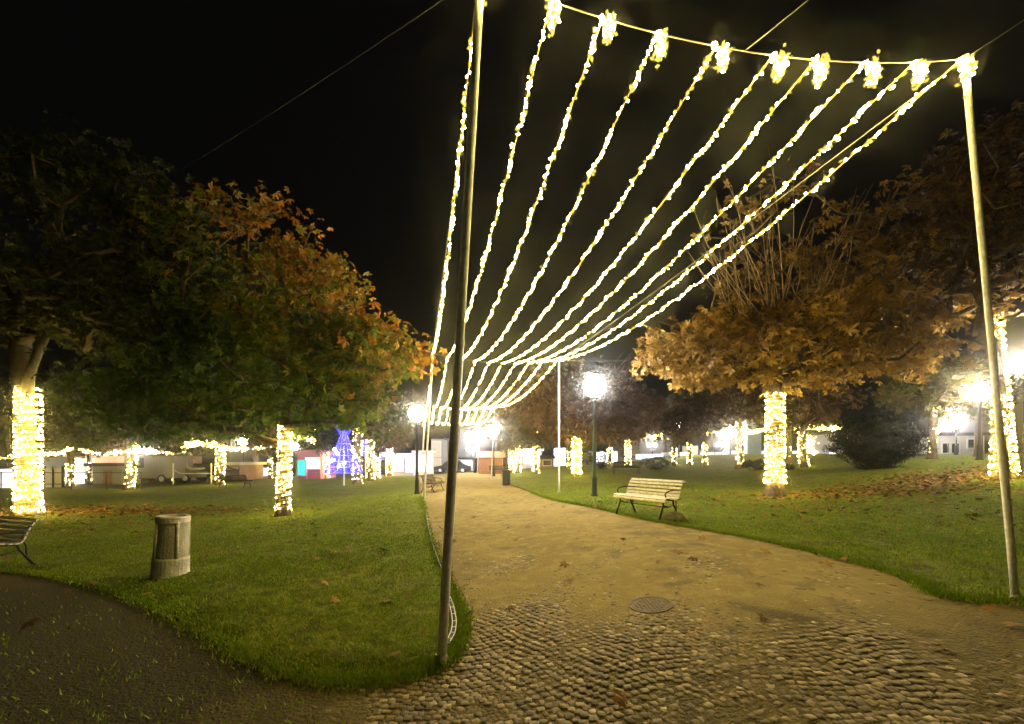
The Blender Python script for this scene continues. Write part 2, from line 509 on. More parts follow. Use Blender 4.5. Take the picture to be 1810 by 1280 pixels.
def terrain():
    def ax(n, near, far):
        t = np.linspace(0, 1, n); return near * t + (far - near) * t ** 4
    gx = np.concatenate([-ax(90, 30, 400)[::-1], ax(90, 30, 400)[1:]])
    gy = np.concatenate([-ax(30, 15, 400)[::-1], ax(120, 50, 600)[1:]])
    X, Y = np.meshgrid(gx, gy)
    Z = H(X, Y) - 0.03
    far = ss((np.hypot(X, Y - 10) - 60) / 60)
    Z = Z * (1 - far)
    V = np.stack([X.ravel(), Y.ravel(), Z.ravel()], 1)
    nx, ny = len(gx), len(gy)
    i, j = np.meshgrid(np.arange(nx - 1), np.arange(ny - 1)); a = (j * nx + i).ravel()
    return tag(mesh_np('ground', V, np.stack([a, a + 1, a + nx + 1, a + nx], 1), M['earth'], smooth=True), kind='structure')
terrain()
sheet('lawn', LAWN_L, 0.35, 0.02, M['lawn'])
sheet('lawn', LAWN_R, 0.35, 0.02, M['lawn'])

# path: sandy bed and its small granite setts in one mesh
def path():
    gx = np.arange(-14, 16.01, 0.2); gy = np.concatenate([np.arange(-2, 16, 0.2), np.arange(16, 44.1, 0.5)])
    X, Y = np.meshgrid(gx, gy)
    V0 = np.stack([X.ravel(), Y.ravel(), (H(X, Y) - 0.005).ravel()], 1)
    nx = len(gx); i, j = np.meshgrid(np.arange(nx - 1), np.arange(len(gy) - 1)); a = (j * nx + i).ravel()
    F0 = np.stack([a, a + 1, a + nx + 1, a + nx], 1)
    # setts laid in slightly wandering rows
    s = 0.056
    R, C = np.meshgrid(np.arange(-35, 130), np.arange(-70, 145), indexing='ij')
    R = R.ravel(); C = C.ravel()
    wid = 1 + 0.12 * np.sin(R * 1.7)
    x = (C + 0.5 * (R % 2) + RNG.uniform(-.10, .10, R.size)) * s * 1.02
    y = R * s * (1 + .04 * np.sin(C * .21 + R * .05)) + RNG.uniform(-.009, .009, R.size)
    ang0 = math.radians(8)
    wx = x * math.cos(ang0) - y * math.sin(ang0) + 0.5; wy = x * math.sin(ang0) + y * math.cos(ang0) + 2.0
    wy = wy + 0.10 * np.sin(wx * 1.3) + 0.06 * np.sin(wx * 3.1 + wy * 1.7) + .025 * np.sin(wx * 7.3 - wy * 4.1)
    wx = wx + 0.06 * np.sin(wy * 2.0)
    keep = (RNG.uniform(0, 1, wx.size) > .025) & (wy > 0.8) & (wy < 12.5) & (np.abs(wx) < 1.45 * wy + 1.2) & ~inside(LAWN_L, wx, wy) & ~inside(LAWN_R, wx, wy)
    man = G(1150, 1072)
    keep &= np.hypot(wx - man.x, wy - man.y) > 0.21
    wx, wy = wx[keep], wy[keep]; n = len(wx)
    # how far each sett stands out of the sand that has been trodden over the path
    cover = 0.0040 * (np.sin(wx * 1.9 + 2) + np.sin(wy * 2.3 + wx) + np.sin(wx * 4.1 - wy * 3.0))
    expo = 0.0034 - 0.0038 * np.maximum(wy - 2.9, 0) * (1 - 0.15 * ss((wx - 1.2) / 1.5)) - 0.03 * ss((-wx - 0.75) / .8) - 0.0085 * ss((wx - 1.6) / 1.8) + cover * .8 + RNG.normal(0, 0.0022, n)
    odd = (RNG.uniform(0, 1, n) < .05 + .05 * np.sin(wx * 2.2) * np.sin(wy * 1.7)) & (wy < 10) & (wx > -1.2)
    expo = np.where(odd & (expo < 0), RNG.uniform(-.001, .003, n), expo)
    vis = expo > -0.006
    wx, wy, expo = wx[vis], wy[vis], expo[vis]; n = len(wx)
    zt = H(wx, wy) - 0.005 + expo
    hw = s * RNG.uniform(.39, .52, n); hd = s * RNG.uniform(.37, .49, n)
    rot = ang0 + RNG.normal(0, .20, n)
    base = np.array([[-1, -1], [0, -1.05], [1, -1], [1.05, 0], [1, 1], [0, 1.05], [-1, 1], [-1.05, 0]], float)
    base = base * np.array([0.95, 0.95])
    JIT = RNG.uniform(-.20, .20, (n, 8, 2))
    def ring(k, dz):
        q = base[None] * k + (JIT * k) + RNG.uniform(-.04, .04, (n, 8, 2))
        X = q[..., 0] * hw[:, None]; Y = q[..., 1] * hd[:, None]
        c, s_ = np.cos(rot)[:, None], np.sin(rot)[:, None]
        out = np.stack([wx[:, None] + X * c - Y * s_, wy[:, None] + X * s_ + Y * c, (zt[:, None] + dz) + np.zeros_like(X)], -1)
        return out
    tx = RNG.normal(0, .04, n); ty = RNG.normal(0, .04, n)
    r0 = ring(1.0, -0.035); r1 = ring(1.0, -0.0025); r2 = ring(0.90, 0.0)
    r2[..., 2] += tx[:, None] * (r2[..., 0] - wx[:, None]) + ty[:, None] * (r2[..., 1] - wy[:, None])
    top = np.stack([wx, wy, zt + 0.0012], -1)[:, None]
    V1 = np.concatenate([r0, r1, r2, top], 1)     # 25 verts per sett
    k = np.arange(8); k1 = (k + 1) % 8
    q1 = np.stack([k, k1, k1 + 8, k + 8], 1); q2 = q1 + 8
    t1 = np.stack([k + 16, k1 + 16, np.full(8, 24)], 1)
    off = (np.arange(n) * 25 + len(V0))[:, None, None]
    Q = np.concatenate([(q1[None] + off).reshape(-1, 4), (q2[None] + off).reshape(-1, 4)])
    T = (t1[None] + off).reshape(-1, 3)
    V = np.concatenate([V0, V1.reshape(-1, 3)])
    tone = np.concatenate([np.zeros(len(V0)), np.repeat(RNG.uniform(0, 1, n), 25)])
    mi = np.concatenate([np.zeros(len(F0)), np.ones(len(Q) + len(T))])
    setts = ramp_mat('granite_setts', 'tone', [(0, (0.12, 0.092, 0.052)), (0.45, (0.20, 0.156, 0.088)), (0.85, (0.27, 0.215, 0.125)), (1, (0.46, 0.39, 0.26))], 0.7, 0.3, 25, bump=0.5, bscale=120, spec=0.35)
    o = mesh_np('path', V, [np.concatenate([F0, Q]), T], [M['sand'], setts], attr={'tone': (tone, 'POINT')}, midx=mi)
    # quads are listed before triangles, so set slots again in that order
    mi2 = np.concatenate([np.zeros(len(F0)), np.ones(len(Q)), np.ones(len(T))]).astype(np.int32)
    o.data.polygons.foreach_set("material_index", mi2)
    return tag(o, kind='structure')
path()

# grass blades
def grass(poly, n, ymax, label, sparse=False):
    xs = np.array([p[0] for p in poly]); ys = np.array([p[1] for p in poly])
    X = []; Y = []
    while len(X) < n:
        y = RNG.uniform(max(ys.min(), 2.2), min(ys.max(), ymax), n * 2)
        y = 2.2 + (y - 2.2) * RNG.uniform(0.25, 1, n * 2)
        x = RNG.uniform(-1.5, 1.5, n * 2) * y
        k = inside(poly, x, y)
        cl = np.sin(x * 3.1 + np.sin(y * 2.2)) * np.sin(y * 3.7 + np.sin(x * 1.9) * 2) + 0.5 * np.sin(x * 9 + y * 4) * np.sin(y * 8 - x * 3)
        k &= RNG.uniform(-1.2, 1.0, n * 2) < cl + 0.4
        X += list(x[k]); Y += list(y[k])
    X = np.array(X[:n]); Y = np.array(Y[:n])
    e = RNG.uniform(0, 1, n) < .22          # ragged, trodden edge
    X = X + np.where(e, RNG.normal(0, .10, n), 0); Y = Y + np.where(e, RNG.normal(0, .10, n), 0)
    if not sparse:
        m = 16000
        pp = np.array(poly); k = RNG.integers(0, len(pp), m * 4); q = pp[k] + (pp[(k + 1) % len(pp)] - pp[k]) * RNG.uniform(0, 1, (m * 4, 1))
        q = q + RNG.normal(0, .055, q.shape); q = q[(q[:, 1] > 2) & (q[:, 1] < 16) & (np.abs(q[:, 0]) < 1.6 * q[:, 1])][:m]
        X = np.concatenate([X, q[:, 0]]); Y = np.concatenate([Y, q[:, 1]]); n = len(X)
    z = H(X, Y) + 0.010
    a = RNG.uniform(0, 2 * np.pi, n); hgt = RNG.uniform(.016, .042, n) * (1 + 0.02 * Y); wd = RNG.uniform(.003, .006, n) * (1 + 0.12 * Y)
    la = RNG.uniform(0, 2 * np.pi, n); ln = hgt * RNG.uniform(.1, .9, n)
    dx, dy = np.cos(a) * wd, np.sin(a) * wd
    V = np.stack([np.stack([X - dx, Y - dy, z], 1), np.stack([X + dx, Y + dy, z], 1),
                  np.stack([X + np.cos(la) * ln, Y + np.sin(la) * ln, z + hgt], 1)], 1)
    Fc = np.arange(3 * n).reshape(n, 3)
    tone = np.repeat(np.clip(RNG.normal(.5, .22, n) + 0.18 * np.sin(X * .8) * np.cos(Y * .9), 0, 1), 3)
    o = mesh_np('grass', V.reshape(-1, 3), Fc, M['blade'], attr={'tone': (tone, 'POINT')})
    return tag(o, label, 'grass', kind='stuff')
M['blade'] = ramp_mat('grass_blade', 'tone', [(0, (0.07, 0.13, 0.008)), (0.5, (0.18, 0.29, 0.010)), (0.85, (0.27, 0.36, 0.020)), (1, (0.36, 0.29, 0.08))], 0.6, 0.2, 1.5, translucent=0.25)
grass(LAWN_L, 90000, 20, 'short mown green grass covering the left lawn')
WEEDS = [(-9, 2.0), (-.9, 2.0), (-1.1, 3.0), (-2.3, 3.6), (-3.6, 4.4), (-5.5, 5.6), (-9, 6.2)]
grass(WEEDS, 1500, 6.3, 'thin worn grass growing in the dark corner path', True)
grass(LAWN_R, 70000, 20, 'short mown green grass covering the right lawn under the brown tree')

# fallen leaves
M['fallen'] = ramp_mat('fallen_leaf', 'tone', [(0, (0.10, 0.045, 0.015)), (0.5, (0.22, 0.10, 0.03)), (0.85, (0.34, 0.20, 0.06)), (1, (0.55, 0.42, 0.18))], 0.7, 0.2)
def palmate(P, N, size, droop, tone, nl=5):
    """leaves with nl leaflets spread from one stalk; P (n,3) N (n,3) normals"""
    n = len(P)
    N = N / (np.linalg.norm(N, axis=1)[:, None] + 1e-9)
    A = np.cross(N, RNG.normal(size=(n, 3))); A /= (np.linalg.norm(A, axis=1)[:, None] + 1e-9)
    B = np.cross(N, A)
    size = np.broadcast_to(size, (n,))
    angs = np.linspace(-1.75, 1.75, nl)
    Vs = []
    for an in angs:
        L = size * (0.72 + 0.28 * math.cos(an)) * RNG.uniform(.85, 1.1, n)
        d = A * math.cos(an) + B * math.sin(an)
        sd = -A * math.sin(an) + B * math.cos(an)
        dr = (droop * RNG.uniform(.5, 1.4, n))[:, None]
        tip = P + d * L[:, None] - N * (L[:, None] * dr)
        mid = P + d * (L * .6)[:, None] - N * (L[:, None] * dr * .25)
        wv = sd * (L * .21)[:, None]
        Vs.append(np.stack([P, mid + wv, tip, mid - wv], 1))
    V = np.stack(Vs, 1)                       # n, nl, 4, 3
    Fc = np.arange(n * nl * 4).reshape(-1, 4)
    return V.reshape(-1, 3), Fc, np.repeat(tone, nl * 4)
def fallen(spots, label, zoff=0.05):
    Ps = []
    for (cx, cy, rx, ry, n) in spots:
        x = cx + RNG.normal(0, rx, n); y = cy + RNG.normal(0, ry, n)
        Ps.append(np.stack([x, y, H(x, y) + zoff + RNG.uniform(0, .02, n)], 1))
    P = np.concatenate(Ps); n = len(P)
    N = np.stack([RNG.normal(0, .35, n), RNG.normal(0, .35, n), np.ones(n)], 1)
    V, Fc, t = palmate(P, N, RNG.uniform(.05, .12, n), 0.15, RNG.beta(1.4, 1.8, n))
    o = mesh_np('fallen_leaves', V, Fc, M['fallen'], attr={'tone': (t, 'POINT')})
    return tag(o, label, 'leaves', kind='stuff')
pt = G(1370, 878)
fallen([(pt.x + 4, pt.y - .3, 2.2, .9, 1200), (pt.x + 6.5, pt.y + .6, 2.2, 1.1, 1200), (pt.x, pt.y - .5, 1.2, .7, 160), (pt.x - 1, pt.y - 2.0, 2.5, 1.8, 280), (pt.x + 1, pt.y - 4, 3, 1.5, 160)],
       'brown fallen leaves scattered on the right lawn below the brown tree')
p2 = G(150, 905)
fallen([(p2.x, p2.y, 3.0, .7, 1500), (p2.x + 3, p2.y - 2, 2.2, 1.5, 260), (-3, 7, 2.5, 2.5, 90)], 'brown fallen leaves scattered on the left lawn beside the lit trunk')
fallen([(2.5, 5.5, 2.5, 2.0, 40), (0.5, 3.2, 1.5, .6, 8)], 'few dry leaves lying on the sandy path', 0.012)

# ------------------------------------------------------------------ trees
def leaf_mat(name, stops, tr=0.3):
    return ramp_mat(name, 'tone', stops, 0.55, 0.2, 1.2, translucent=tr, spec=0.25)
M['leaf_green_brown'] = leaf_mat('chestnut_leaf_green_to_rust', [(0, (0.06, 0.12, 0.012)), (0.40, (0.13, 0.19, 0.020)), (0.6, (0.30, 0.23, 0.035)), (0.8, (0.44, 0.18, 0.03)), (1, (0.58, 0.30, 0.06))])
M['leaf_green'] = leaf_mat('dark_green_leaf', [(0, (0.022, 0.036, 0.012)), (0.6, (0.055, 0.072, 0.018)), (0.9, (0.15, 0.14, 0.04)), (1, (0.32, 0.20, 0.07))])
M['leaf_brown'] = leaf_mat('chestnut_leaf_golden_brown', [(0, (0.15, 0.092, 0.032)), (0.5, (0.36, 0.225, 0.058)), (0.8, (0.52, 0.35, 0.09)), (1, (0.64, 0.47, 0.18))])
M['leaf_rust'] = leaf_mat('dull_rust_leaf', [(0, (0.06, 0.038, 0.02)), (0.6, (0.14, 0.082, 0.04)), (1, (0.27, 0.17, 0.075))])
M['leaf_dark'] = leaf_mat('dark_evergreen_leaf', [(0, (0.004, 0.006, 0.004)), (1, (0.014, 0.019, 0.009))], 0.1)
M['leaf_olive'] = leaf_mat('yellow_green_leaf', [(0, (0.06, 0.06, 0.015)), (0.6, (0.13, 0.12, 0.03)), (1, (0.24, 0.18, 0.05))])

def grow(base, top, r0, ends, rmin=0.008, wob=0.06, forks=None):
    """skeleton: a trunk, then each end point joins the nearest node so limbs branch naturally; returns segments"""
    base = Vector(base); top = Vector(top)
    nodes = []; par = []
    k = max(4, int((top - base).length / 0.5))
    for i in range(k + 1):
        p = base.lerp(top, i / k) + Vector((random.uniform(-1, 1), random.uniform(-1, 1), 0)) * (0.03 if 0 < i else 0)
        nodes.append(p); par.append(i - 1)
    trunk_n = len(nodes)
    ends = sorted(ends, key=lambda e: (Vector(e) - top).length)
    P = np.array([tuple(p) for p in nodes])
    starts = max(1, int(trunk_n * 0.55))
    for e in ends:
        e = Vector(e)
        A = P[starts:]
        d = np.linalg.norm(A - np.array(e), axis=1)
        # prefer nodes below / inward of the end point
        pen = np.maximum(A[:, 2] - e.z, 0) * 1.2
        j = int(np.argmin(d + pen)) + starts
        a = nodes[j]
        L = (e - a).length
        m = max(1, int(L / 0.55))
        prev = j
        new = []
        for q in range(1, m + 1):
            t = q / m
            p = a.lerp(e, t)
            p.z += -0.10 * L * math.sin(math.pi * t) * 0.6
            if q < m: p += Vector((random.uniform(-1, 1), random.uniform(-1, 1), random.uniform(-1, 1))) * wob * min(L, 2.5)
            nodes.append(p); par.append(prev); prev = len(nodes) - 1; new.append(tuple(p))
        P = np.concatenate([P, np.array(new)])
    n = len(nodes)
    wgt = np.zeros(n)
    child = np.zeros(n, int)
    for i in range(n):
        if par[i] >= 0: child[par[i]] += 1
    for i in range(n - 1, -1, -1):
        if child[i] == 0: wgt[i] += 1
        if par[i] >= 0: wgt[par[i]] += wgt[i]
    rad = np.maximum(r0 * (wgt / wgt[0]) ** 0.42, rmin)
    for i in range(trunk_n):
        rad[i] = max(rad[i], r0 * (1 - 0.35 * i / trunk_n))
    rad[0] = r0 * 1.35; rad[1] = max(rad[1], r0 * 1.02)
    return nodes, par, rad, trunk_n
def branch_mesh(nodes, par, rad, idx, nside):
    P = np.array([tuple(p) for p in nodes])
    V = []; Fc = []
    o = 0
    for i in idx:
        j = par[i]
        if j < 0: continue
        a, b = P[j], P[i]
        d = b - a; L = np.linalg.norm(d)
        if L < 1e-5: continue
        d /= L
        u = np.cross(d, [0.3, 0.1, 0.9]); u /= np.linalg.norm(u); v = np.cross(d, u)
        an = np.arange(nside) * 2 * np.pi / nside
        c = np.cos(an)[:, None] * u + np.sin(an)[:, None] * v
        ra = min(rad[j], rad[i] * 1.5)
        V.append(a - d * ra * .25 + c * ra); V.append(b + c * rad[i])
        k = np.arange(nside); k1 = (k + 1) % nside
        Fc.append(np.stack([k, k1, k1 + nside, k + nside], 1) + o); o += 2 * nside
    return np.concatenate(V), np.concatenate(Fc)
def trunk_mesh(nodes, rad, tn, n=20):
    mb = MB()
    pts = []; rr = []
    P = [nodes[i] for i in range(tn)]
    for i in range(tn - 1):
        for q in range(3):
            t = q / 3; pts.append(P[i].lerp(P[i + 1], t)); rr.append(rad[i] * (1 - t) + rad[i + 1] * t)
    pts.append(P[-1]); rr.append(rad[tn - 1])
    mb.tube(pts, rr, n)
    # root flare ridges and bark unevenness
    V = np.array(mb.v)
    c = np.array([tuple(p) for p in pts])
    ci = np.repeat(np.arange(len(pts)), n)[:len(V)]
    an = np.tile(np.arange(n) * 2 * np.pi / n, len(pts))[:len(V)]
    hh = V[:, 2] - P[0].z
    k = 1 + 0.10 * np.sin(an * 3 + hh * 1.5) * np.exp(-hh * .6) + 0.05 * np.sin(an * 5 + hh * 3) + 0.25 * np.maximum(np.sin(an * 2.5 + 1), 0) * np.exp(-np.maximum(hh, 0) * 4)
    V = c[ci] + (V - c[ci]) * k[:, None]
    mb.v = [tuple(v) for v in V]
    return mb
def ellips(c, r, n, shell=0.45, flat_bottom=None):
    out = []
    while len(out) < n:
        v = RNG.normal(size=3); v /= np.linalg.norm(v)
        rr = shell + (1 - shell) * RNG.uniform() ** 0.6
        p = np.array(c) + v * np.array(r) * rr
        if flat_bottom is not None and p[2] < flat_bottom: continue
        out.append(tuple(p))
    return out
def foliage(ends, per, spread, size, tone_fn, droop=.35, sparse=None):
    E = np.array(ends)
    n = len(E) * per
    C = np.repeat(E, per, 0)
    P = C + RNG.normal(size=(n, 3)) * np.array([spread, spread, spread * .6])
    N = RNG.normal(size=(n, 3)) * .75 + np.array([0, 0, .75])
    # leaves face outward and up
    ctr = E.mean(0); N += (P - ctr) / (np.linalg.norm(P - ctr, axis=1)[:, None] + 1e-6) * .5
    tone = np.clip(tone_fn(P) + RNG.normal(0, .13, n), 0, 1)
    return palmate(P, N, RNG.uniform(.65, 1.25, n) * size, droop, tone)
def shoot_mesh(shs, r0=.034):
    mb = MB()
    for a, e in shs:
        a = Vector(a); e = Vector(e)
        L = (e - a).length; side = Vector((random.uniform(-1, 1), random.uniform(-1, 1), 0)) * .05 * L
        pts = [a.lerp(e, t) + side * math.sin(math.pi * t) + Vector((random.uniform(-1, 1), random.uniform(-1, 1), 0)) * .02 for t in (0, .2, .4, .6, .8, 1)]
        mb.tube(pts, [r0, r0 * .8, r0 * .62, r0 * .48, r0 * .34, r0 * .2], 5)
        for t in (.35, .5, .65, .8, .9):
            if random.random() < .75:
                p = a.lerp(e, t) + side * math.sin(math.pi * t)
                d = (e - a).normalized() + Vector((random.uniform(-1, 1), random.uniform(-1, 1), random.uniform(-.2, .3))) * .55
                l = random.uniform(.4, 1.3) * (1.15 - t * .5)
                mb.tube([p, p + d * l * .5, p + d * l + Vector((0, 0, .1 * l))], [r0 * .35, r0 * .25, r0 * .14], 4)
    return mb
CUT = {}
def make_tree(base, ht, r0, envs, leafm, label, spread, size, tone_fn, bare=None, straight=None, lean=(0, 0), nside=5, group=None, name='tree', extra_tips=None):
    """envs: list of (centre offset from base, radii, tips, leaves per tip)"""
    b = Vector(base)
    root = empty(name, b, label, 'tree', group)
    tips = []; leafy = []
    for (c, r, nt_, per) in envs:
        e = ellips(c, r, nt_)
        e = [q for q in e if q[2] > 1.6]
        if 'gap' in CUT:      # the crown leaves the lamp at the path edge free
            e = [q for q in e if not (CX + F * (b.x + q[0]) / (b.y + q[1]) > CUT['gap'][0] and HY - F * (b.z + q[2] - EYE) / (b.y + q[1]) > CUT['gap'][1])]
        tips += e; leafy.append((e, per))
    if bare: tips += bare
    top = Vector((lean[0], lean[1], ht))
    nodes, par, rad, tn = grow((0, 0, -0.08), top, r0, tips)
    t = trunk_mesh(nodes, rad, tn)
    t.build('trunk', M['bark'], root, smooth=True)
    V, Fc = branch_mesh(nodes, par, rad, range(tn, len(nodes)), nside)
    mesh_np('branches', V, Fc, M['bark'], root, smooth=True)
    if straight: shoot_mesh(straight).build('bare_shoots', M['twig'], root, smooth=True)
    Vs, Fs, Ts = [], [], []; o = 0
    for e, per in leafy:
        if not per: continue
        V, Fc, T = foliage(e, per, spread, size, tone_fn)
        Vs.append(V); Fs.append(Fc + o); Ts.append(T); o += len(V)
    mesh_np('crown', np.concatenate(Vs), np.concatenate(Fs), leafm, root, attr={'tone': (np.concatenate(Ts), 'POINT')})
    return root, nodes, par, rad, tn

def wrap(base, ht, r0, lean, n, rb, label, name='trunk_lights', z0=0.25, group=None, m=None, r1=None, turns=None, wire=True):
    """string of bulbs wound round a trunk"""
    b = Vector(base)
    root = empty(name, b, label, 'string lights', group)
    r1 = r1 or r0 * .98
    tn_ = turns or ht / (.125 if wire else .21)
    t = np.sort(RNG.uniform(0, 1, n)) if not wire else (np.arange(n) + RNG.uniform(-.45, .45, n)) / n
    t = np.clip(t, 0, 1)
    gap = np.sin(t * tn_ * 6.28 * .37 + z0 * 9) + np.sin(t * tn_ * 2.9) > 1.35          # the cable was not wound evenly
    t = t[~gap]; n = len(t)
    a = t * tn_ * 2 * np.pi + RNG.normal(0, .05, n)
    rr = (r0 * 1.08 + (r1 - r0) * t + 0.18 * r0 * np.exp(-t * ht * 3)) + rb * .6 + RNG.uniform(0, .016, n)
    zz = z0 + t * (ht - z0) + RNG.normal(0, .028 if wire else .05, n) + .05 * np.sin(a * .5 + 1) * np.sin(t * 9)
    P = np.stack([lean[0] * zz + rr * np.cos(a), lean[1] * zz + rr * np.sin(a), zz], 1)
    dim = RNG.uniform(0, 1, n) < .34
    bulbs('bulbs', P[~dim], rb * RNG.uniform(.6, 1.15, (~dim).sum()), m or M['bulb_wrap'], root)
    bulbs('amber_halo_beads', P[dim], rb * RNG.uniform(.7, 1.3, dim.sum()), M['bulb_halo'], root)  # glow fringe of the wound bulbs, added as dim beads
    if wire:
        k = int(tn_ * 14)
        pts = []
        for i in range(k + 1):
            t = i / k; a_ = t * tn_ * 2 * math.pi
            r_ = r0 * 1.12 + (r1 - r0) * t + 0.012 + 0.18 * r0 * math.exp(-t * ht * 3)
            q = z0 + t * (ht - z0)
            pts.append((lean[0] * q + r_ * math.cos(a_), lean[1] * q + r_ * math.sin(a_), q))
        mb = MB(); mb.tube(pts, 0.005, 3); mb.build('wire', M['flex'], root)
    return root

# big chestnut left of the path
b2 = G(500, 913)
def tone2(P):
    return 0.30 + 0.085 * (P[:, 2] - 5.0) + 0.060 * (P[:, 0] + .5) + 0.16 * np.sin(P[:, 0] * 1.3 + P[:, 2] * .9) * np.sin(P[:, 2] * 1.1 + P[:, 1])
CUT['gap'] = (672, 655)
make_tree(b2, 3.4, 0.17, [((-.6, .3, 4.5), (4.9, 3.6, 1.9), 150, 26), ((-1.5, .5, 7.5), (3.1, 2.9, 2.9), 120, 20), ((2.9, -.2, 4.4), (1.8, 2.2, 2.0), 60, 26), ((-3.6, .2, 3.6), (2.4, 2.4, 1.3), 50, 26), ((1.2, .2, 6.3), (1.7, 2.0, 1.7), 40, 24)],
          M['leaf_green_brown'], 'big chestnut tree with green and rust leaves, its lit trunk on the left lawn', 0.30, 0.20, tone2, lean=(.12, 0), name='chestnut_tree')
wrap(b2, 2.85, 0.165, (.03, 0), 560, .019, 'warm fairy lights wound round the trunk of the green and rust chestnut', z0=.22)

CUT.clear()
# far left tree
b1 = G(50, 913)
def tone1(P):
    return 0.28 + 0.03 * P[:, 0] + 0.2 * np.sin(P[:, 0] * 1.1 + P[:, 2]) * np.sin(P[:, 2] * 1.3)
r_, nodes, par, rad, tn = make_tree(b1, 7.0, 0.24, [((.5, 0, 8.7), (5.6, 4.0, 3.1), 190, 24), ((-1, -.5, 6.9), (4.6, 3.6, 1.3), 70, 24), ((3.6, .2, 6.4), (2.6, 2.6, 1.9), 60, 24)],
          M['leaf_green'], 'tall dark green tree at the far left edge with a thick lit trunk', 0.33, 0.20, tone1, lean=(-.35, 0), name='tree')
mb = MB()
mb.tube([(.05, -.1, 3.7), (.35, -.25, 4.5), (.75, -.3, 5.3), (1.3, -.2, 6.6)], [.15, .12, .10, .07], 10)
mb.tube([(.62, -.3, 5.0), (.60, -.2, 5.8), (.5, -.1, 6.6)], [.07, .06, .04], 8)
mb.build('limb', M['bark_pale'], r_, smooth=True)
wrap(b1, 4.1, 0.25, (0, 0), 1050, .022, 'thick coat of warm fairy lights round the far left trunk behind the white bench', z0=.12)

# brown chestnut right of the path, leafy skirt and bare upright shoots
b3 = G(1370, 878)
def tone3(P):
    return 0.42 - 0.05 * (P[:, 2] - 4.5) + 0.22 * np.sin(P[:, 0] * 1.5) * np.sin(P[:, 2] * 1.7 + P[:, 1])
shoots = []
for k in range(40):
    a = random.uniform(-1, 1)
    shoots.append(((a * .9 + random.uniform(-.3, .3), random.uniform(-.7, .7), random.uniform(4.2, 5.6)), (a * 2.9 + random.uniform(-.3, .3), random.uniform(-1.4, 1.4), random.uniform(7.4, 11.4) - abs(a) * 1.8)))
for k in range(22):
    x = random.uniform(1.0, 4.4)
    shoots.append(((x * .7, random.uniform(-1, 1), random.uniform(4.6, 6)), (x * 1.25, random.uniform(-1.6, 1.6), random.uniform(6.4, 9.8))))
make_tree(b3, 4.3, 0.24, [((.4, -.3, 4.85), (5.0, 3.6, 1.15), 150, 22), ((-2.9, -.3, 4.6), (1.9, 1.8, 1.0), 40, 22), ((4.3, .2, 7.2), (3.1, 2.6, 3.2), 110, 14), ((1.0, 0, 6.8), (3.2, 2.2, 1.9), 54, 8), ((0, 0, 9.0), (2.8, 1.8, 1.8), 34, 5)],
          M['leaf_brown'], 'golden brown chestnut with bare upright shoots and lit trunk on the right lawn', 0.27, 0.21, tone3, straight=shoots, name='chestnut_tree')
wrap(b3, 3.45, 0.235, (0, 0), 700, .021, 'warm fairy lights wound round the trunk of the golden brown chestnut', z0=.42)

# tree at the right edge with two lit stems
b4 = G(1770, 850)
def tone4(P):
    return 0.30 - 0.03 * (P[:, 2] - 6) + 0.2 * np.sin(P[:, 0] * 1.2) * np.sin(P[:, 2] * 1.2)
make_tree(b4, 3.2, 0.15, [((.4, -.2, 8.6), (3.2, 3.0, 2.7), 130, 18), ((-1.4, 0, 7.2), (2.3, 2.3, 1.6), 50, 18)],
          M['leaf_rust'], 'dull brown tree at the right edge with two lit stems behind the right steel post', 0.32, 0.21, tone4, lean=(-.15, 0), name='tree')
wrap(b4 + Vector((-.22, -.05, 0)), 2.6, 0.11, (.02, 0), 300, .021, 'warm fairy lights round the lower left stem of the right edge tree', z0=.1)
wrap(b4 + Vector((.42, .05, 0)), 5.3, 0.11, (-.105, 0), 560, .022, 'warm fairy lights up the tall stem of the right edge tree', z0=.25)

# brown tree in the middle distance
b5 = G(1019, 843)
def tone5(P): return 0.45 + 0.2 * np.sin(P[:, 0]) * np.sin(P[:, 2] * 1.4)
sh5 = [((random.uniform(-.8, .8), random.uniform(-.8, .8), random.uniform(2.6, 4)), (random.uniform(-3.2, 3.2), random.uniform(-2, 2), random.uniform(5, 7.6))) for _ in range(60)]
make_tree(b5, 2.9, 0.15, [((.2, 0, 4.4), (4.4, 3.8, 2.2), 150, 22), ((2.4, 0, 3.7), (2.6, 2.6, 1.5), 50, 22)],
          M['leaf_rust'], 'round reddish brown tree in the middle of the lawn behind the near lamp', 0.5, 0.24, tone5, straight=sh5, name='tree')
wrap(b5, 2.35, 0.23, (0, 0), 300, .030, 'warm fairy lights round the trunk of the round reddish brown tree', z0=.12)

# smaller park trees, three kinds copied round the square
def template(name, label, ht, r0, env, leafm, sp, sz, tf, bare=None):
    r, *_ = make_tree((0, 0, 0), ht, r0, env, leafm, label, sp, sz, tf, straight=bare, name=name, nside=4, group='park trees round the square')
    return r
flat = lambda P: 0.4 + 0.3 * np.sin(P[:, 0] * 1.4) * np.sin(P[:, 2] * 1.5)
TPL = [template('tree', '-', 3.0, .20, [((0, 0, 4.6), (3.0, 2.8, 1.9), 60, 30)], M['leaf_green'], .5, .24, flat),
       template('tree', '-', 2.8, .18, [((0, 0, 4.3), (2.6, 2.4, 1.7), 50, 26)], M['leaf_rust'], .5, .24, flat, [((random.uniform(-.4, .4), 0, 3.2), (random.uniform(-1.8, 1.8), random.uniform(-1.5, 1.5), random.uniform(4.5, 6.6))) for _ in range(20)]),
       template('tree', '-', 2.6, .17, [((0, 0, 4.0), (2.3, 2.3, 1.6), 45, 30)], M['leaf_olive'], .45, .24, flat)]
used = [False] * 3
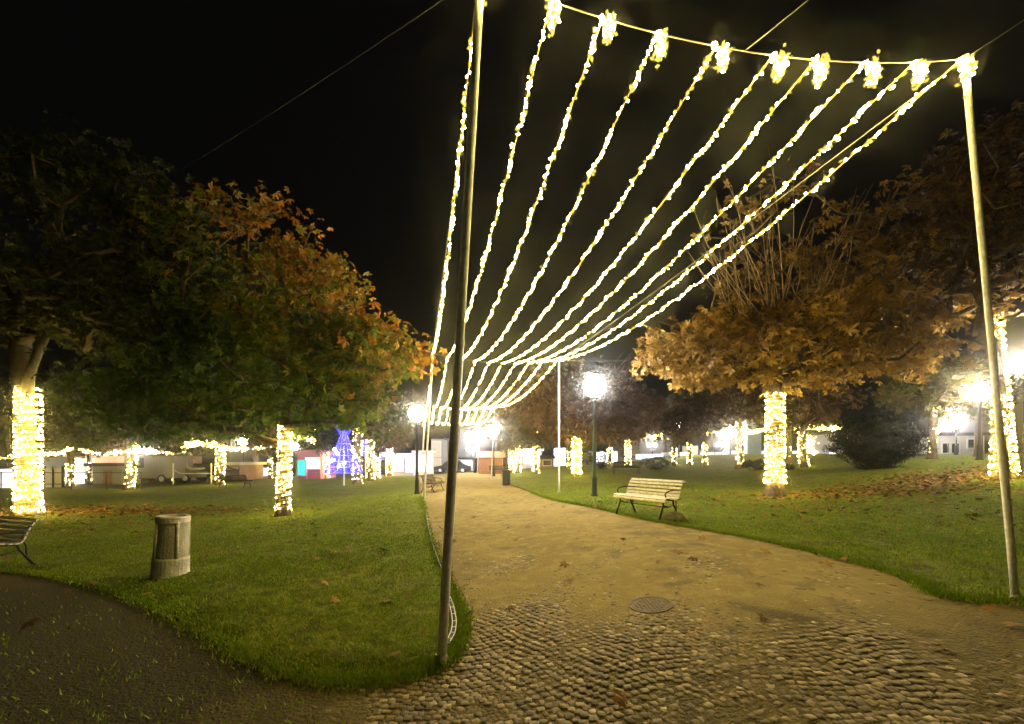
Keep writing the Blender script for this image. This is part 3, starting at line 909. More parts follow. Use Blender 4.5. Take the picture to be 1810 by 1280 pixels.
def put_tree(kind, loc, scale, label, rz=0):
    src = TPL[kind]
    if not used[kind]:
        used[kind] = True; r = src
    else:
        r = src.copy(); COL.objects.link(r)
        for ch in list(src.children):
            c = ch.copy(); COL.objects.link(c); c.parent = r
    r.location = loc; r.scale = (scale,) * 3; r.rotation_euler = (0, 0, rz)
    r["label"] = label
    return r
# px, ground py, lit top py, width px, tree kind, description
SM = [
 (125, 862, 821, 19, 0, 'small dark tree with stubby lit trunk, nearest the far left trunk'),
 (158, 855, 815, 9, 1, 'small thin tree with lit trunk, second from the far left trunk'),
 (228, 867, 786, 21, 0, 'small leaning tree with lit trunk beside the merged lamps at the left'),
 (300, 853, 825, 8, 2, 'tiny lit tree in front of the white van at the left'),
 (388, 857, 781, 20, 0, 'small tree with lit trunk and lit side boughs left of the big chestnut'),
 (478, 846, 811, 7, 1, 'tiny lit tree just left of the big chestnut trunk'),
 (573, 846, 798, 20, 0, 'small dark tree with lit trunk between big chestnut and blue light cone'),
 (632, 856, 757, 20, 0, 'lit tree standing just in front of the blue light cone'),
 (655, 850, 776, 15, 0, 'second lit tree right of the blue light cone'),
 (668, 846, 806, 8, 1, 'third lit tree right of the blue light cone, thin'),
 (688, 841, 792, 13, 2, 'fourth lit tree right of the blue light cone, by the pale booths'),
 (904, 836, 792, 10, 2, 'left yellowish lit tree of the pair by the brown hut'),
 (916, 836, 786, 10, 2, 'right yellowish lit tree of the pair by the brown hut'),
 (947, 838, 790, 13, 2, 'lit tree in front of the dark roofed hut'),
 (1006, 831, 797, 6, 1, 'thin lit tree just left of the round reddish tree trunk'),
 (1078, 826, 792, 9, 1, 'far lit tree right of the near green lamp post'),
 (1110, 826, 777, 11, 1, 'lit tree behind the dark bench on the right lawn'),
 (1192, 823, 792, 8, 2, 'far lit tree below the lamp above the white fence'),
 (1219, 823, 784, 9, 1, 'far lit tree at the left end of the white fence'),
 (1246, 823, 783, 9, 1, 'far lit tree in front of the white fence middle'),
 (1308, 829, 742, 15, 1, 'lit tree beside the pale obelisk'),
 (1394, 820, 788, 9, 1, 'tiny lit tree just right of the golden brown chestnut trunk'),
 (1420, 826, 764, 22, 1, 'broad lit tree between golden brown chestnut and round bush'),
 (1648, 812, 716, 15, 2, 'forked lit tree right of the round bush'),
]
SMP = {}
for i, (px, py, pt_, wd, kind, lab) in enumerate(SM):
    b = G(px, py)
    if b.y > 48: b = gz(px, 48)
    Y = b.y
    lit = (py - pt_) * Y / F
    r0 = max(wd * Y / F / 2 * .74 / math.hypot(1, (px - CX) / F), .05)
    TS = lit / 2.9 if lit > 2.2 else 0.78
    TS = min(max(TS, .6), 1.25)
    put_tree(kind, b, TS, lab, rz=i * 1.3)
    lean = (-.12, 0) if px in (228,) else ((.04, 0) if px in (388,) else (0, 0))
    if px == 228: lean = (.12, 0)
    n = int(np.clip(lit * r0 * 520, 60, 260))
    wrap(b, lit, r0, lean, n, .030 * (Y / 24) ** .8, 'fairy lights on the ' + lab.split(',')[0].replace(' with stubby lit trunk', '').replace(' with lit trunk', ''),
         z0=.06, m=M['bulb_far'], wire=False, group='lit trunks round the square')
    SMP[px] = (b, lit)

# dark conifers and far trees behind the square
for px, Y, s, kind, lab in [(170, 34, 1.5, 0, 'dark tree behind the ochre house at the left'), (340, 36, 1.6, 0, 'dark tree behind the playground frame'),
                            (450, 40, 1.5, 0, 'dark tree behind the low brown kiosk'), (880, 46, 1.5, 2, 'yellow green tree lit by lamps behind the brown hut'),
                            (930, 50, 1.7, 1, 'dim brown tree behind the dark roofed hut'), (1255, 54, 1.7, 0, 'dark tree over the white fence'),
                            (1175, 56, 1.3, 1, 'dim brown tree left of the fence lamp'), (1395, 54, 1.6, 1, 'dim brown tree behind the broad lit tree'),
                            (1730, 22, 0.9, 2, 'small yellow green tree by the right hand lamps'), (1690, 44, 1.5, 0, 'dark tree behind the forked lit tree'),
                            (700, 44, 1.4, 1, 'brown tree behind the pale booths'), (20, 30, 1.3, 0, 'dark tree beyond the far left trunk')]:
    put_tree(kind, gz(px, Y), s, lab, rz=px * .7)

def bush(px, py, wpx, hpx, label, name='bush', nleaf=5200):
    b = G(px, py); Y = b.y
    rx = wpx * Y / F / 2; hz = hpx * Y / F
    root = empty(name, b, label, 'bush')
    th = RNG.uniform(0, 2 * np.pi, nleaf); u = RNG.uniform(-1, 1, nleaf)
    rr = (0.70 + 0.3 * RNG.uniform(0, 1, nleaf) ** .5) * (1 + 0.15 * np.sin(th * 4 + u * 4) + .12 * np.sin(th * 9 - u * 7) + .10 * np.sin(u * 11 + th * 2))
    s = np.sqrt(1 - u * u)
    P = np.stack([rx * rr * s * np.cos(th), rx * .8 * rr * s * np.sin(th), hz * .52 + hz * .5 * rr * u], 1)
    low = P[:, 2] < hz * .35
    P[low, 0] *= 0.55 + 0.45 * (np.maximum(P[low, 2], 0) / (hz * .35)); P[low, 1] *= .7
    P[:, 2] = np.maximum(P[:, 2], 0.03)
    N = P - np.array([0, 0, hz * .5]) + RNG.normal(size=P.shape) * .5
    V, Fc, T = palmate(P, N, RNG.uniform(.07, .15, nleaf), .2, RNG.uniform(0, 1, nleaf), nl=3)
    mesh_np('foliage', V, Fc, M['leaf_dark'], root, attr={'tone': (T, 'POINT')})
    mb = MB()
    for k in range(9):
        a = k * .7; mb.tube([(0.06 * math.cos(a), .06 * math.sin(a), 0), (rx * .3 * math.cos(a), rx * .25 * math.sin(a), hz * .45), (rx * .55 * math.cos(a), rx * .45 * math.sin(a), hz * .8)], [.035, .02, .008], 5)
    mb.build('stems', M['bark'], root)
    return root
bush(1548, 830, 138, 90, 'big round dark bush on the right lawn', nleaf=9000)
bush(1385, 832, 34, 10, 'low dark shrub behind the golden brown chestnut trunk', nleaf=700)
bush(1340, 831, 50, 17, 'low reddish shrub at the foot of the obelisk', nleaf=900)
bush(1160, 830, 60, 22, 'low dark sloping shrub in front of the white booth', nleaf=900)
bush(1063, 830, 46, 42, 'dark shrub behind the near green lamp post', nleaf=1200)

# ------------------------------------------------------------------ the light canopy: posts, cables, strings
ROWL = [((-.554, 3.10), (-.245, 3.10), 5.38), ((-3.16, 14.2), (-2.84, 14.2), 5.31), ((-6.45, 28.0), (-6.06, 28), 5.25), ((-9.2, 40.0), (-8.86, 40), 5.25)]
ROWR = [((4.53, 3.56), (4.09, 3.58), 5.20), ((1.78, 15.0), (1.78, 15.0), 5.27), ((-1.48, 28.0), (-1.22, 28), 5.25), ((-3.5, 40), (-3.27, 40), 5.25)]
ORD = ['nearest', 'second', 'third', 'farthest']
def post(bx, tx, tz, rad, label):
    z = h(*bx)
    root = empty('steel_post', (bx[0], bx[1], z), label, 'post', 'steel posts carrying the light canopy')
    d = Vector((tx[0] - bx[0], tx[1] - bx[1], tz - z))
    mb = MB(); mb.tube([d * (i / 10) - Vector((0, 0, .05 if i == 0 else 0)) for i in range(11)], [rad * 1.06] * 4 + [rad * .98] * 7, 16)
    mb.build('pole', M['steel'], root, smooth=True)
    mb = MB(); mb.lathe((0, 0, 0), [(rad * 2.6, -.05), (rad * 2.6, .012), (rad * 1.5, .02), (rad * 1.25, .06)], 18)
    mb.build('base_collar', M['concrete'], root)
    mb = MB(); mb.tube([d * .992, d * 1.004], rad * 1.25, 12)
    mb.tube([d + Vector((-.07, 0, -.02)), d + Vector((.07, 0, -.02))], .012, 6)
    mb.build('cap', M['steel'], root)
    return root
for i in range(4):
    post(ROWL[i][0], ROWL[i][1], ROWL[i][2], .036 if i == 0 else .038, f'{ORD[i]} tall steel post on the left side of the path')
    post(ROWR[i][0], ROWR[i][1], ROWR[i][2], .025 if i == 0 else .036, f'{ORD[i]} tall steel post on the right side of the path')
def cat(a, b, sag, t):
    a = np.array(a, float); b = np.array(b, float); t = np.asarray(t, float)[:, None]
    p = a + (b - a) * t
    p[:, 2] -= 4 * sag * (t * (1 - t))[:, 0]
    return p
def cable(a, b, sag, label, rad=.006, n=30):
    pts = cat(a, b, sag, np.linspace(0, 1, n + 1))
    o = Vector(pts[0])
    mb = MB(); mb.tube([Vector(p) - o for p in pts], rad, 5)
    ob = mb.build('steel_cable', M['cable'], None, smooth=True); ob.location = o
    return tag(ob, label, 'cable', 'cables of the light canopy')
LT = [(p[1][0], p[1][1], p[2]) for p in ROWL]; RT = [(p[1][0], p[1][1], p[2]) for p in ROWR]
SAGX = [.26, .22, .22, .22]
for i in range(4):
    cable(LT[i], RT[i], SAGX[i], f'{ORD[i]} steel cable spanning the path from post to post', rad=.006 if i == 0 else .009)
for i in range(3):
    cable(RT[i], RT[i + 1], .06, f'thin straight cable along the right posts, {ORD[i]} span', rad=.005)
    cable(LT[i], LT[i + 1], .06, f'thin straight cable along the left posts, {ORD[i]} span', rad=.005)
cat1 = cat(LT[0], RT[0], SAGX[0], [0.51])[0]
cable(cat1, (9.2, 3.4, 11.1), .05, 'guy cable rising from the middle of the nearest cross cable', rad=.006)
cable(RT[0], (10.2, 3.58, 9.35), .05, 'guy cable rising to the right from the nearest right post', rad=.005)
cable(LT[0], (-10.4, 10.8, 8.7), .1, 'faint guy cable running left into the far left tree', rad=.0012)
p_r2 = RT[1]
cable(p_r2, (9.0, 15.0, 5.6), .15, 'thin cable from the second right post towards the brown chestnut', rad=.006)

NTH = ['first', 'second', 'third', 'fourth', 'fifth', 'sixth', 'seventh', 'eighth', 'ninth', 'tenth']
T1 = [-0.004, .128, .226, .333, .451, .569, .660, .770, .882, .992]
T2 = [0.0, .11, .215, .325, .43, .535, .64, .75, .86, .985]
def lightstring(bay, k, a, b, sag, nb, rb, label, skip=0.0, clump=None):
    o = Vector(a)
    root = empty('light_string', o, label, 'string lights', ['strings of the near canopy span', 'strings of the middle canopy span', 'strings of the far canopy span'][bay])
    L = float(np.linalg.norm(np.array(b) - np.array(a)))
    pts = cat(a, b, sag, np.linspace(0, 1, 41))
    ph = RNG.uniform(0, 6)
    mb = MB(); mb.tube([Vector(p) - o for p in pts], .007 if bay == 0 else .009, 5)
    mb.build('wire', M['flex'], root)
    # bulbs bunch and thin out along the flex
    t = np.linspace(skip, .998, nb) + RNG.normal(0, .35 / nb, nb)
    t = t + 0.0065 * np.sin(t * L * 5.5 + ph) + 0.0042 * np.sin(t * L * 13 + ph * 2)
    t = np.clip(t, skip, 1)
    P = cat(a, b, sag, t)
    # second flex twisted loosely round the first
    tw = t * L * 9 + ph
    off = np.stack([np.cos(tw) * .016, np.zeros(nb), np.sin(tw) * .016], 1) + RNG.normal(0, .011, (nb, 3))
    P = P + off * .8 - np.array(o)
    dim = RNG.uniform(0, 1, nb) < .42
    bulbs('bulbs', P[~dim], rb * RNG.uniform(.6, 1.2, (~dim).sum()), M['bulb'], root)
    bulbs('amber_halo_beads', P[dim] + RNG.normal(0, .008, (dim.sum(), 3)), rb * RNG.uniform(.9, 1.5, dim.sum()), M['bulb_halo'], root)  # yellow halo round the bright bulbs, built as extra beads
    if clump:
        c = np.array([.035 + RNG.uniform(-.02, .02), -.02, -.12])
        def cloud(n, k):
            v = RNG.normal(0, 1, (n, 3)) * np.array([.021, .021, .050]) * k + c
            v[:, 0] += (v[:, 2] + .12) * .15
            return v
        tail = np.stack([np.linspace(0, c[0], 8), np.zeros(8), np.linspace(0, -.08, 8)], 1) + RNG.normal(0, .012, (8, 3))
        bulbs('spare_bundle', np.concatenate([cloud(120, .70), tail]), .014, M['bulb'], root)
        bulbs('amber_halo_bundle', cloud(90, 1.0), .015, M['bulb_halo'], root)  # halo of the bundle, beads again
    return root
for bay in range(3):
    sagA, sagB = SAGX[bay], SAGX[bay + 1]
    tA = T1 if bay == 0 else T2
    for k in range(10):
        a = cat(LT[bay], RT[bay], sagA, [tA[k]])[0]; b = cat(LT[bay + 1], RT[bay + 1], sagB, [T2[k]])[0]
        nb = [470, 300, 200][bay]
        lab = f'{NTH[k]} warm light string from the left, ' + ['near span from front posts', 'middle span behind the second posts', 'farthest span behind the third posts'][bay]
        lightstring(bay, k, a, b, [.58, .62, .60][bay], nb, [.0145, .021, .028][bay], lab, skip=.035 if (k == 0 and bay == 0) else 0.0, clump=(bay == 0))

# ------------------------------------------------------------------ street lamps
def lamp(px, gy, Y, base_py=None, r=.26, label='', mpost='black_iron', cool=False, post_r=.05):
    """globe lamp: px, globe py, depth"""
    b = gz(px, Y)
    zt = EYE + (HY - gy) * Y / F - b.z
    root = empty('street_lamp', b, label, 'street lamp', 'globe lamps of the park')
    mb = MB()
    mb.lathe((0, 0, 0), [(.13, -.05), (.13, .05), (.10, .10), (.085, .55), (.095, .60), (post_r, .68), (post_r * .85, zt * .6), (post_r * .75, zt - r - .16), (post_r * 1.6, zt - r - .13), (post_r * 1.1, zt - r - .09)], 14)
    mb.build('post', M[mpost], root, smooth=True)
    mb = MB(); mb.lathe((0, 0, zt - r - .10), [(post_r * 1.3, 0), (.13, .05), (.14, .09), (.09, .13)], 16)
    mb.build('globe_holder', M[mpost], root)
    mb = MB(); vs, fs = ico((0, 0, zt), r, 3); mb.add(vs, fs)
    mb.build('globe', M['globe_cool' if cool else 'globe'], root, smooth=True)
    return root
lamp(1051, 682, 13.0, r=.36, label='nearest globe lamp on a dark green post right of the path', mpost='green_paint', cool=True, post_r=.065)
lamp(737, 731, 17.6, r=.36, label='globe lamp on a dark post at the left path edge', post_r=.07)
lamp(873, 760, 33, r=.42, label='globe lamp left of the brown hut on the right of the path', cool=True)
lamp(430, 778, 42, r=.55, label='globe lamp just left of the big chestnut trunk')
lamp(248, 797, 30, r=.40, label='left lamp of the merged pair beside the leaning lit tree')
lamp(268, 801, 31, r=.45, label='right lamp of the merged pair beside the leaning lit tree')
lamp(520, 789, 40, r=.42, label='small globe lamp just right of the big chestnut trunk')
lamp(1200, 749, 40, r=.55, label='globe lamp high above the white fence', cool=True)
lamp(1291, 765, 42, r=.55, label='globe lamp left of the obelisk')
lamp(1731, 694, 17, r=.34, label='globe lamp between forked lit tree and right steel post')
lamp(1690, 728, 26, r=.42, label='upper globe lamp behind the forked lit tree', cool=True)
lamp(1684, 750, 34, r=.42, label='lower globe lamp behind the forked lit tree', cool=True)
lamp(1812, 640, 12.5, r=.36, label='big globe lamp at the right edge of the picture')
def twin_lamp(px, gy, Y, dpx, r, label):
    b = gz(px, Y); zt = EYE + (HY - gy) * Y / F - b.z; dx = dpx * Y / F
    root = empty('street_lamp', b, label, 'street lamp', 'globe lamps of the park')
    mb = MB(); mb.lathe((0, 0, 0), [(.12, -.05), (.1, .3), (.05, .5), (.045, zt - .1)], 12)
    mb.tube([(-dx, 0, zt - r), (-dx * .8, 0, zt - r - .2), (0, 0, zt - r - .3), (dx * .8, 0, zt - r - .2), (dx, 0, zt - r)], .03, 8)
    mb.build('post', M['black_iron'], root, smooth=True)
    for s in (-1, 1):
        mb = MB(); vs, fs = ico((s * dx, 0, zt), r, 2); mb.add(vs, fs); mb.build('globe', M['globe_cool'], root, smooth=True)
    return root
twin_lamp(840, 770, 40, 11, .40, 'twin globe lamp above the brown hut roof')
twin_lamp(833, 794, 52, 6, .24, 'lower small twin globe lamp left of the brown hut')
twin_lamp(1153, 787, 50, 5, .20, 'small twin globe lamp over the bright booth')
twin_lamp(1275, 785, 55, 4, .26, 'small twin lamp above the white fence middle')

# ------------------------------------------------------------------ garlands between the small trees
def garland(a, b, sag, n, label, wd=.10, rb=.034):
    a = Vector(a); b = Vector(b)
    root = empty('light_garland', a, label, 'string lights', 'garlands strung between the park trees')
    t = RNG.uniform(0, 1, n)
    P = cat(a, b, sag, t) + RNG.normal(0, 1, (n, 3)) * np.array([wd * .6, wd, wd]) * .55 - np.array(a)
    dm = RNG.uniform(0, 1, n) < .45
    bulbs('bulbs', P[~dm], rb * RNG.uniform(.6, 1.1, (~dm).sum()), M['bulb_far'], root)
    bulbs('amber_halo_beads', P[dm], rb * RNG.uniform(.7, 1.3, dm.sum()), M['bulb_halo'], root)  # garland glow fringe, made of dim beads
    pts = cat(a, b, sag, np.linspace(0, 1, 13)) - np.array(a)
    mb = MB(); mb.tube(pts, .012, 4); mb.build('wire', M['flex'], root)
    return root
garland(W(-10, 808, 22), W(75, 800, 22), .15, 60, 'garland passing behind the far left trunk')
garland(W(76, 803, 22), W(129, 792, 21), .1, 110, 'garland from the far left trunk to the stubby lit tree')
garland(W(140, 795, 23), W(226, 799, 22), .15, 90, 'garland from the stubby lit tree to the leaning lit tree')
garland(W(285, 797, 24), W(330, 797, 24), .2, 22, 'sparse garland right of the merged lamps', rb=.03)
garland(W(328, 787, 24), W(386, 789, 25), -.12, 330, 'thick garland bough left of the lit tree', .16)
garland(W(388, 791, 25), W(438, 793, 26), .1, 170, 'thin garland bough right of the lit tree', .13)
garland(W(446, 793, 28), W(478, 790, 28), .05, 26, 'short sparse garland left of the big chestnut trunk', .12)
garland(W(516, 772, 26), W(557, 778, 28), .05, 80, 'short garland right of the big chestnut trunk', .18)
garland(W(1030, 765, 40), W(1105, 772, 40), .2, 26, 'sparse garland above the dark bench', .14, .05)
garland(W(1112, 773, 42), W(1212, 762, 42), .15, 230, 'long garland running up to the lamp above the fence', .14, .045)
garland(W(1212, 756, 40), W(1300, 766, 38), .25, 170, 'garland between fence lamp and obelisk tree', .25, .05)
garland(W(1322, 765, 30), W(1352, 758, 26), .05, 110, 'short garland between obelisk and golden brown chestnut', .12)
garland(W(1386, 752, 26), W(1482, 757, 28), .0, 360, 'thick garland right of the golden brown chestnut trunk', .20)
garland(W(1655, 768, 21.5), W(1682, 722, 22), -.1, 150, 'lit bough rising right from the forked lit tree', .10)
garland(W(1650, 718, 21.5), W(1712, 722, 22), .05, 40, 'thin garland under the yellow leaves at the right', .08)
garland(W(1436, 770, 27), W(1436, 825, 27), .0, 120, 'hanging strand in front of the broad lit tree', .22)
bulbs('hanging_bulbs', np.array([tuple(W(x, y, 34)) for x, y in [(950, 764), (951, 772), (945, 776), (948, 783), (943, 788), (1307, 735), (1304, 742), (1309, 748), (604, 735), (609, 737), (646, 736), (661, 752), (690, 762), (556, 760), (642, 632), (650, 629), (661, 681)]]), .07, M['bulb_far'])
tag(bpy.data.objects['hanging_bulbs'], 'scattered single warm bulbs showing through the far branches', 'bulbs', kind='stuff')

# ------------------------------------------------------------------ blue light cones
def blue_cone(px, py, wpx, hpx, Y, label, n):
    b = gz(px, Y); wdt = wpx * Y / F / 2; ht = hpx * Y / F; zb = EYE + (HY - py) * Y / F - b.z
    root = empty('light_cone_tree', b, label, 'light figure', 'blue light figures')
    mb = MB()
    for k in range(8):
        a = k * math.pi / 4
        mb.tube([(wdt * math.cos(a), wdt * math.sin(a), zb), (.08 * math.cos(a), .08 * math.sin(a), zb + ht * .80)], .02, 5)
    for q in range(7):
        r = wdt * (1 - q / 7.3); z = zb + ht * .8 * q / 7.3
        mb.tube([(r * math.cos(a), r * math.sin(a), z) for a in np.linspace(0, 2 * math.pi, 17)], .015, 4)
    mb.tube([(0, 0, 0), (0, 0, zb + ht * .8)], .05, 6)
    mb.build('frame', M['white_plastic'], root)
    t = RNG.uniform(0, 1, n) ** 1.25; a = RNG.uniform(0, 2 * np.pi, n)
    r = wdt * (1 - t) * 1.0 + .05
    bulbs('bulbs', np.stack([r * np.cos(a), r * np.sin(a), zb + t * ht * .8], 1), .042, M['bulb_blue'], root)
    v = RNG.normal(size=(n // 4, 3)); v /= np.linalg.norm(v, axis=1)[:, None]
    bulbs('top_ball', v * np.array([wdt * .42] * 2 + [wdt * .5]) + np.array([0, 0, zb + ht * .87]), .042, M['bulb_blue'], root)
    k = 9; a = RNG.uniform(3.3, 6.1, k); t = RNG.uniform(.05, .55, k); r = wdt * (1 - t) + .12
    bulbs('ornaments', np.stack([r * np.cos(a), r * np.sin(a), zb + t * ht * .8], 1), .12, M['bulb_white'], root)
    return root
blue_cone(608, 836, 60, 94, 26, 'tall blue light cone with a round top, between lit trees', 1100)
blue_cone(646, 806, 30, 68, 34, 'narrow blue light cone behind the second lit tree', 420)
blue_cone(682, 812, 34, 38, 38, 'small blue light figure next to the pale booths', 150)

# ------------------------------------------------------------------ benches
def bench(loc, rz, L, wood, iron, label, full=True):
    root = empty('park_bench', loc, label, 'bench', rz=rz)
    # profile: x forward of back (front is -y in local), curved seat and back
    prof = [(-.30, .385), (-.27, .425), (-.19, .438), (-.10, .425), (-.01, .405), (.07, .398), (.135, .425), (.170, .49), (.195, .56), (.225, .635), (.265, .705), (.315, .765)]
    def slats(sel, name):
        mb = MB()
        for i in sel:
            y, z = prof[i]; y0, z0 = prof[max(i - 1, 0)]; y1, z1 = prof[min(i + 1, len(prof) - 1)]
            a = math.atan2(z1 - z0, y1 - y0)
            n = Vector((0, -math.sin(a), math.cos(a))); t = Vector((0, math.cos(a), math.sin(a)))
            hw, th = .027, .011
            c = Vector((0, y, z)) + n * .02
            vs = []
            for sx in (-L / 2, L / 2):
                for u, v in ((-hw, -th), (hw, -th), (hw, th * .6), (hw * .8, th), (-hw * .8, th), (-hw, th * .6)):
                    vs.append(c + t * u + n * v + Vector((sx, 0, 0)))
            fs = [(0, 1, 2, 3, 4, 5)[::-1], (6, 7, 8, 9, 10, 11)] + [(i_, (i_ + 1) % 6, (i_ + 1) % 6 + 6, i_ + 6) for i_ in range(6)]
            mb.add(vs, fs)
        return mb.build(name, wood, root)
    slats(range(0, 6), 'seat'); slats(range(6, 12), 'backrest')
    for s in (-1, 1):
        x = s * (L / 2 - .12)
        mb = MB()
        rail = [(x, y, z - .005) for y, z in prof]
        mb.tube(rail, .017, 8)
        mb.tube([(x, -.22, .41), (x, -.20, .30), (x, -.27, .15), (x, -.33, .0)], [.02, .018, .018, .024], 8)
        mb.tube([(x, .10, .40), (x, .13, .30), (x, .22, .15), (x, .31, .0)], [.02, .018, .018, .024], 8)
        mb.tube([(x, -.20, .30), (x, -.05, .25), (x, .13, .30)], .013, 6)
        mb.tube([(x, .17, .47), (x, .21, .35), (x, .22, .15)], .012, 6)
        mb.build('leg_frame', iron, root, smooth=True)
        mb = MB()
        mb.tube([(x + s * .06, .20, .60), (x + s * .07, .06, .615), (x + s * .07, -.10, .60), (x + s * .07, -.20, .575), (x + s * .065, -.235, .53), (x + s * .06, -.21, .49), (x + s * .05, -.18, .44)], .014, 7)
        if full: mb.build('armrest', iron, root, smooth=True)
        mb = MB(); vs, fs = ico((x + s * .12, .335, .775), .024, 1); mb.add(vs, fs); mb.tube([(x, .315, .765), (x + s * .12, .335, .775)], .012, 6)
        mb.build('knob', M['white_plastic'] if s > 0 and full else iron, root, smooth=True)
    mb = MB(); mb.tube([(-L / 2 + .12, -.05, .25), (L / 2 - .12, -.05, .25)], .010, 6); mb.build('stretcher', iron, root)
    return root
bx, by = 2.98, 8.75
bench((bx, by, h(bx, by) + .01), math.radians(-58), 1.40, M['wood_pale'], M['black_iron'], 'wooden slatted bench with curved back at the right path edge')
bx, by = -9.15, 6.8
bench((bx, by, h(bx, by) + .02), math.radians(-17), 1.9, M['wood_white'], M['black_iron'], 'pale slatted bench cut by the left edge of the picture')
p = G(757, 869); bench((p.x + .2, p.y, p.z), math.radians(80), 1.5, M['wood_dark'], M['black_iron'], 'dark bench beside the second left steel post', full=True)
p = G(1107, 838); bench((p.x, p.y, p.z), math.radians(176), 1.75, M['wood_dark'], M['black_iron'], 'dark bench seen from behind on the right lawn', full=False)
p = G(880, 838); bench((p.x, p.y, p.z), math.radians(178), 1.6, M['wood_dark'], M['black_iron'], 'dark bench near the brown hut at the path edge', full=False)
p = gz(1258, 36); bench((p.x, p.y, p.z), math.radians(178), 1.8, M['wood_dark'], M['black_iron'], 'dark bench in front of the white fence', full=False)
p = gz(1490, 28); bench((p.x, p.y, p.z), math.radians(176), 1.8, M['wood_dark'], M['black_iron'], 'dark bench left of the round bush', full=False)
p = G(415, 862); bench((p.x, p.y, p.z), math.radians(178), 1.8, M['wood_dark'], M['black_iron'], 'dark bench in front of the low brown kiosk', full=False)

# ------------------------------------------------------------------ bins, rock, cover, edging
p = G(301, 1020)
root = empty('litter_bin', p, 'weathered round stone litter bin standing alone on the left lawn', 'litter bin')
root.rotation_euler = (0, math.radians(2.5), math.radians(15))
def stone_bin(root, Hh, rb_, rt_):
    # solid foot, then a shell open towards the front
    mb = MB(); mb.lathe((0, 0, 0), [(rb_ * 1.02, -.04), (rb_ * 1.02, .03), (rb_, .05), (rb_ * .97, Hh * .30), (rb_ * .93, Hh * .33)], 28)
    mb.build('foot', M['concrete'], root)
    mb = MB(); k = lambda z: rb_ + (rt_ - rb_) * z / Hh
    mb.lathe((0, 0, 0), [(k(Hh * .33) * .93, Hh * .33), (k(Hh * .6) * .92, Hh * .6), (k(Hh * .9) * .92, Hh * .9)], 28)
    mb.build('shell', M['mossy'], root)
    for a in (-132, -48, 40, 140):
        mb = MB(); c, s_ = math.cos(math.radians(a)), math.sin(math.radians(a))
        mb.tube([(c * k(Hh * .33) * .95, s_ * k(Hh * .33) * .95, Hh * .33), (c * rt_ * .95, s_ * rt_ * .95, Hh * .92)], .022, 8)
        mb.build('rib', M['concrete'], root, smooth=True)
    mb = MB(); prof = [(rt_ * 1.05, Hh * .90), (rt_ * 1.06, Hh * .98), (rt_ * 1.0, Hh), (rt_ * .80, Hh), (rt_ * .80, Hh * .90)]
    mb.lathe((0, 0, 0), prof, 28); mb.f = mb.f[:-2]; mb.mi = mb.mi[:-2]
    mb.build('rim', M['concrete'], root)
    mb = MB(); mb.lathe((0, 0, 0), [(rb_ * .62, Hh * .34), (rt_ * .72, Hh * .88), (rt_ * .66, Hh * .88), (rt_ * .5, Hh * .4)], 20)
    mb.build('liner', M['dark_plastic'], root)
stone_bin(root, .86, .215, .185)
p = G(895, 858)
root = empty('litter_bin', p, 'dark litter bin at the right path edge beyond the near lamp', 'litter bin')
mb = MB(); mb.lathe((0, 0, 0), [(.20, 0), (.22, .05), (.23, .78), (.25, .80), (.25, .86), (.2, .88)], 20); mb.build('body', M['dark_plastic'], root, smooth=False)
mb = MB(); mb.lathe((0, 0, .88), [(.24, .04), (.24, .07), (.12, .13)], 20); mb.tube([(.2, 0, -.05), (.2, 0, .06)], .012, 5); mb.tube([(-.2, 0, -.05), (-.2, 0, .06)], .012, 5)
mb.build('lid', M['black_iron'], root)

p = G(1190, 921)
mb = MB(); vs, fs = ico((0, 0, 0), 1, 3)
vs = [Vector(v) for v in vs]
vs = [(v.x * .24 * (1 + .12 * math.sin(v.y * 4 + 1)), v.y * .19 * (1 + .1 * math.sin(v.x * 5)), max(v.z, -.3) * .15 * (1 + .15 * math.sin(v.x * 3 + v.y * 4)) + .03) for v in vs]
mb.add(vs, fs); o = mb.build('boulder', M['rock'], None, smooth=True); o.location = p; tag(o, 'low rounded mossy stone under the right end of the slatted bench', 'stone')

man = G(1150, 1072)
root = empty('manhole_cover', (man.x, man.y, man.z), 'round rusty manhole cover set in the path paving', 'manhole cover')
mb = MB(); mb.lathe((0, 0, 0), [(.20, -.03), (.20, .003), (.175, .004), (.173, .0)], 36); mb.build('ring', M['manhole'], root)
mb = MB(); mb.lathe((0, 0, 0), [(.168, -.02), (.168, .002)], 36)
for i in range(-4, 5):
    for j in range(-4, 5):
        if i * i + j * j < 18: mb.box((i * .034, j * .034, .0030), (.019, .019, .004))
mb.build('plate', M['manhole'], root)
def lay(o, x, y):
    e = .15
    n = Vector((-(h(x + e, y) - h(x - e, y)) / (2 * e), -(h(x, y + e) - h(x, y - e)) / (2 * e), 1)).normalized()
    o.rotation_euler = Vector((0, 0, 1)).rotation_difference(n).to_euler()
lay(root, man.x, man.y)
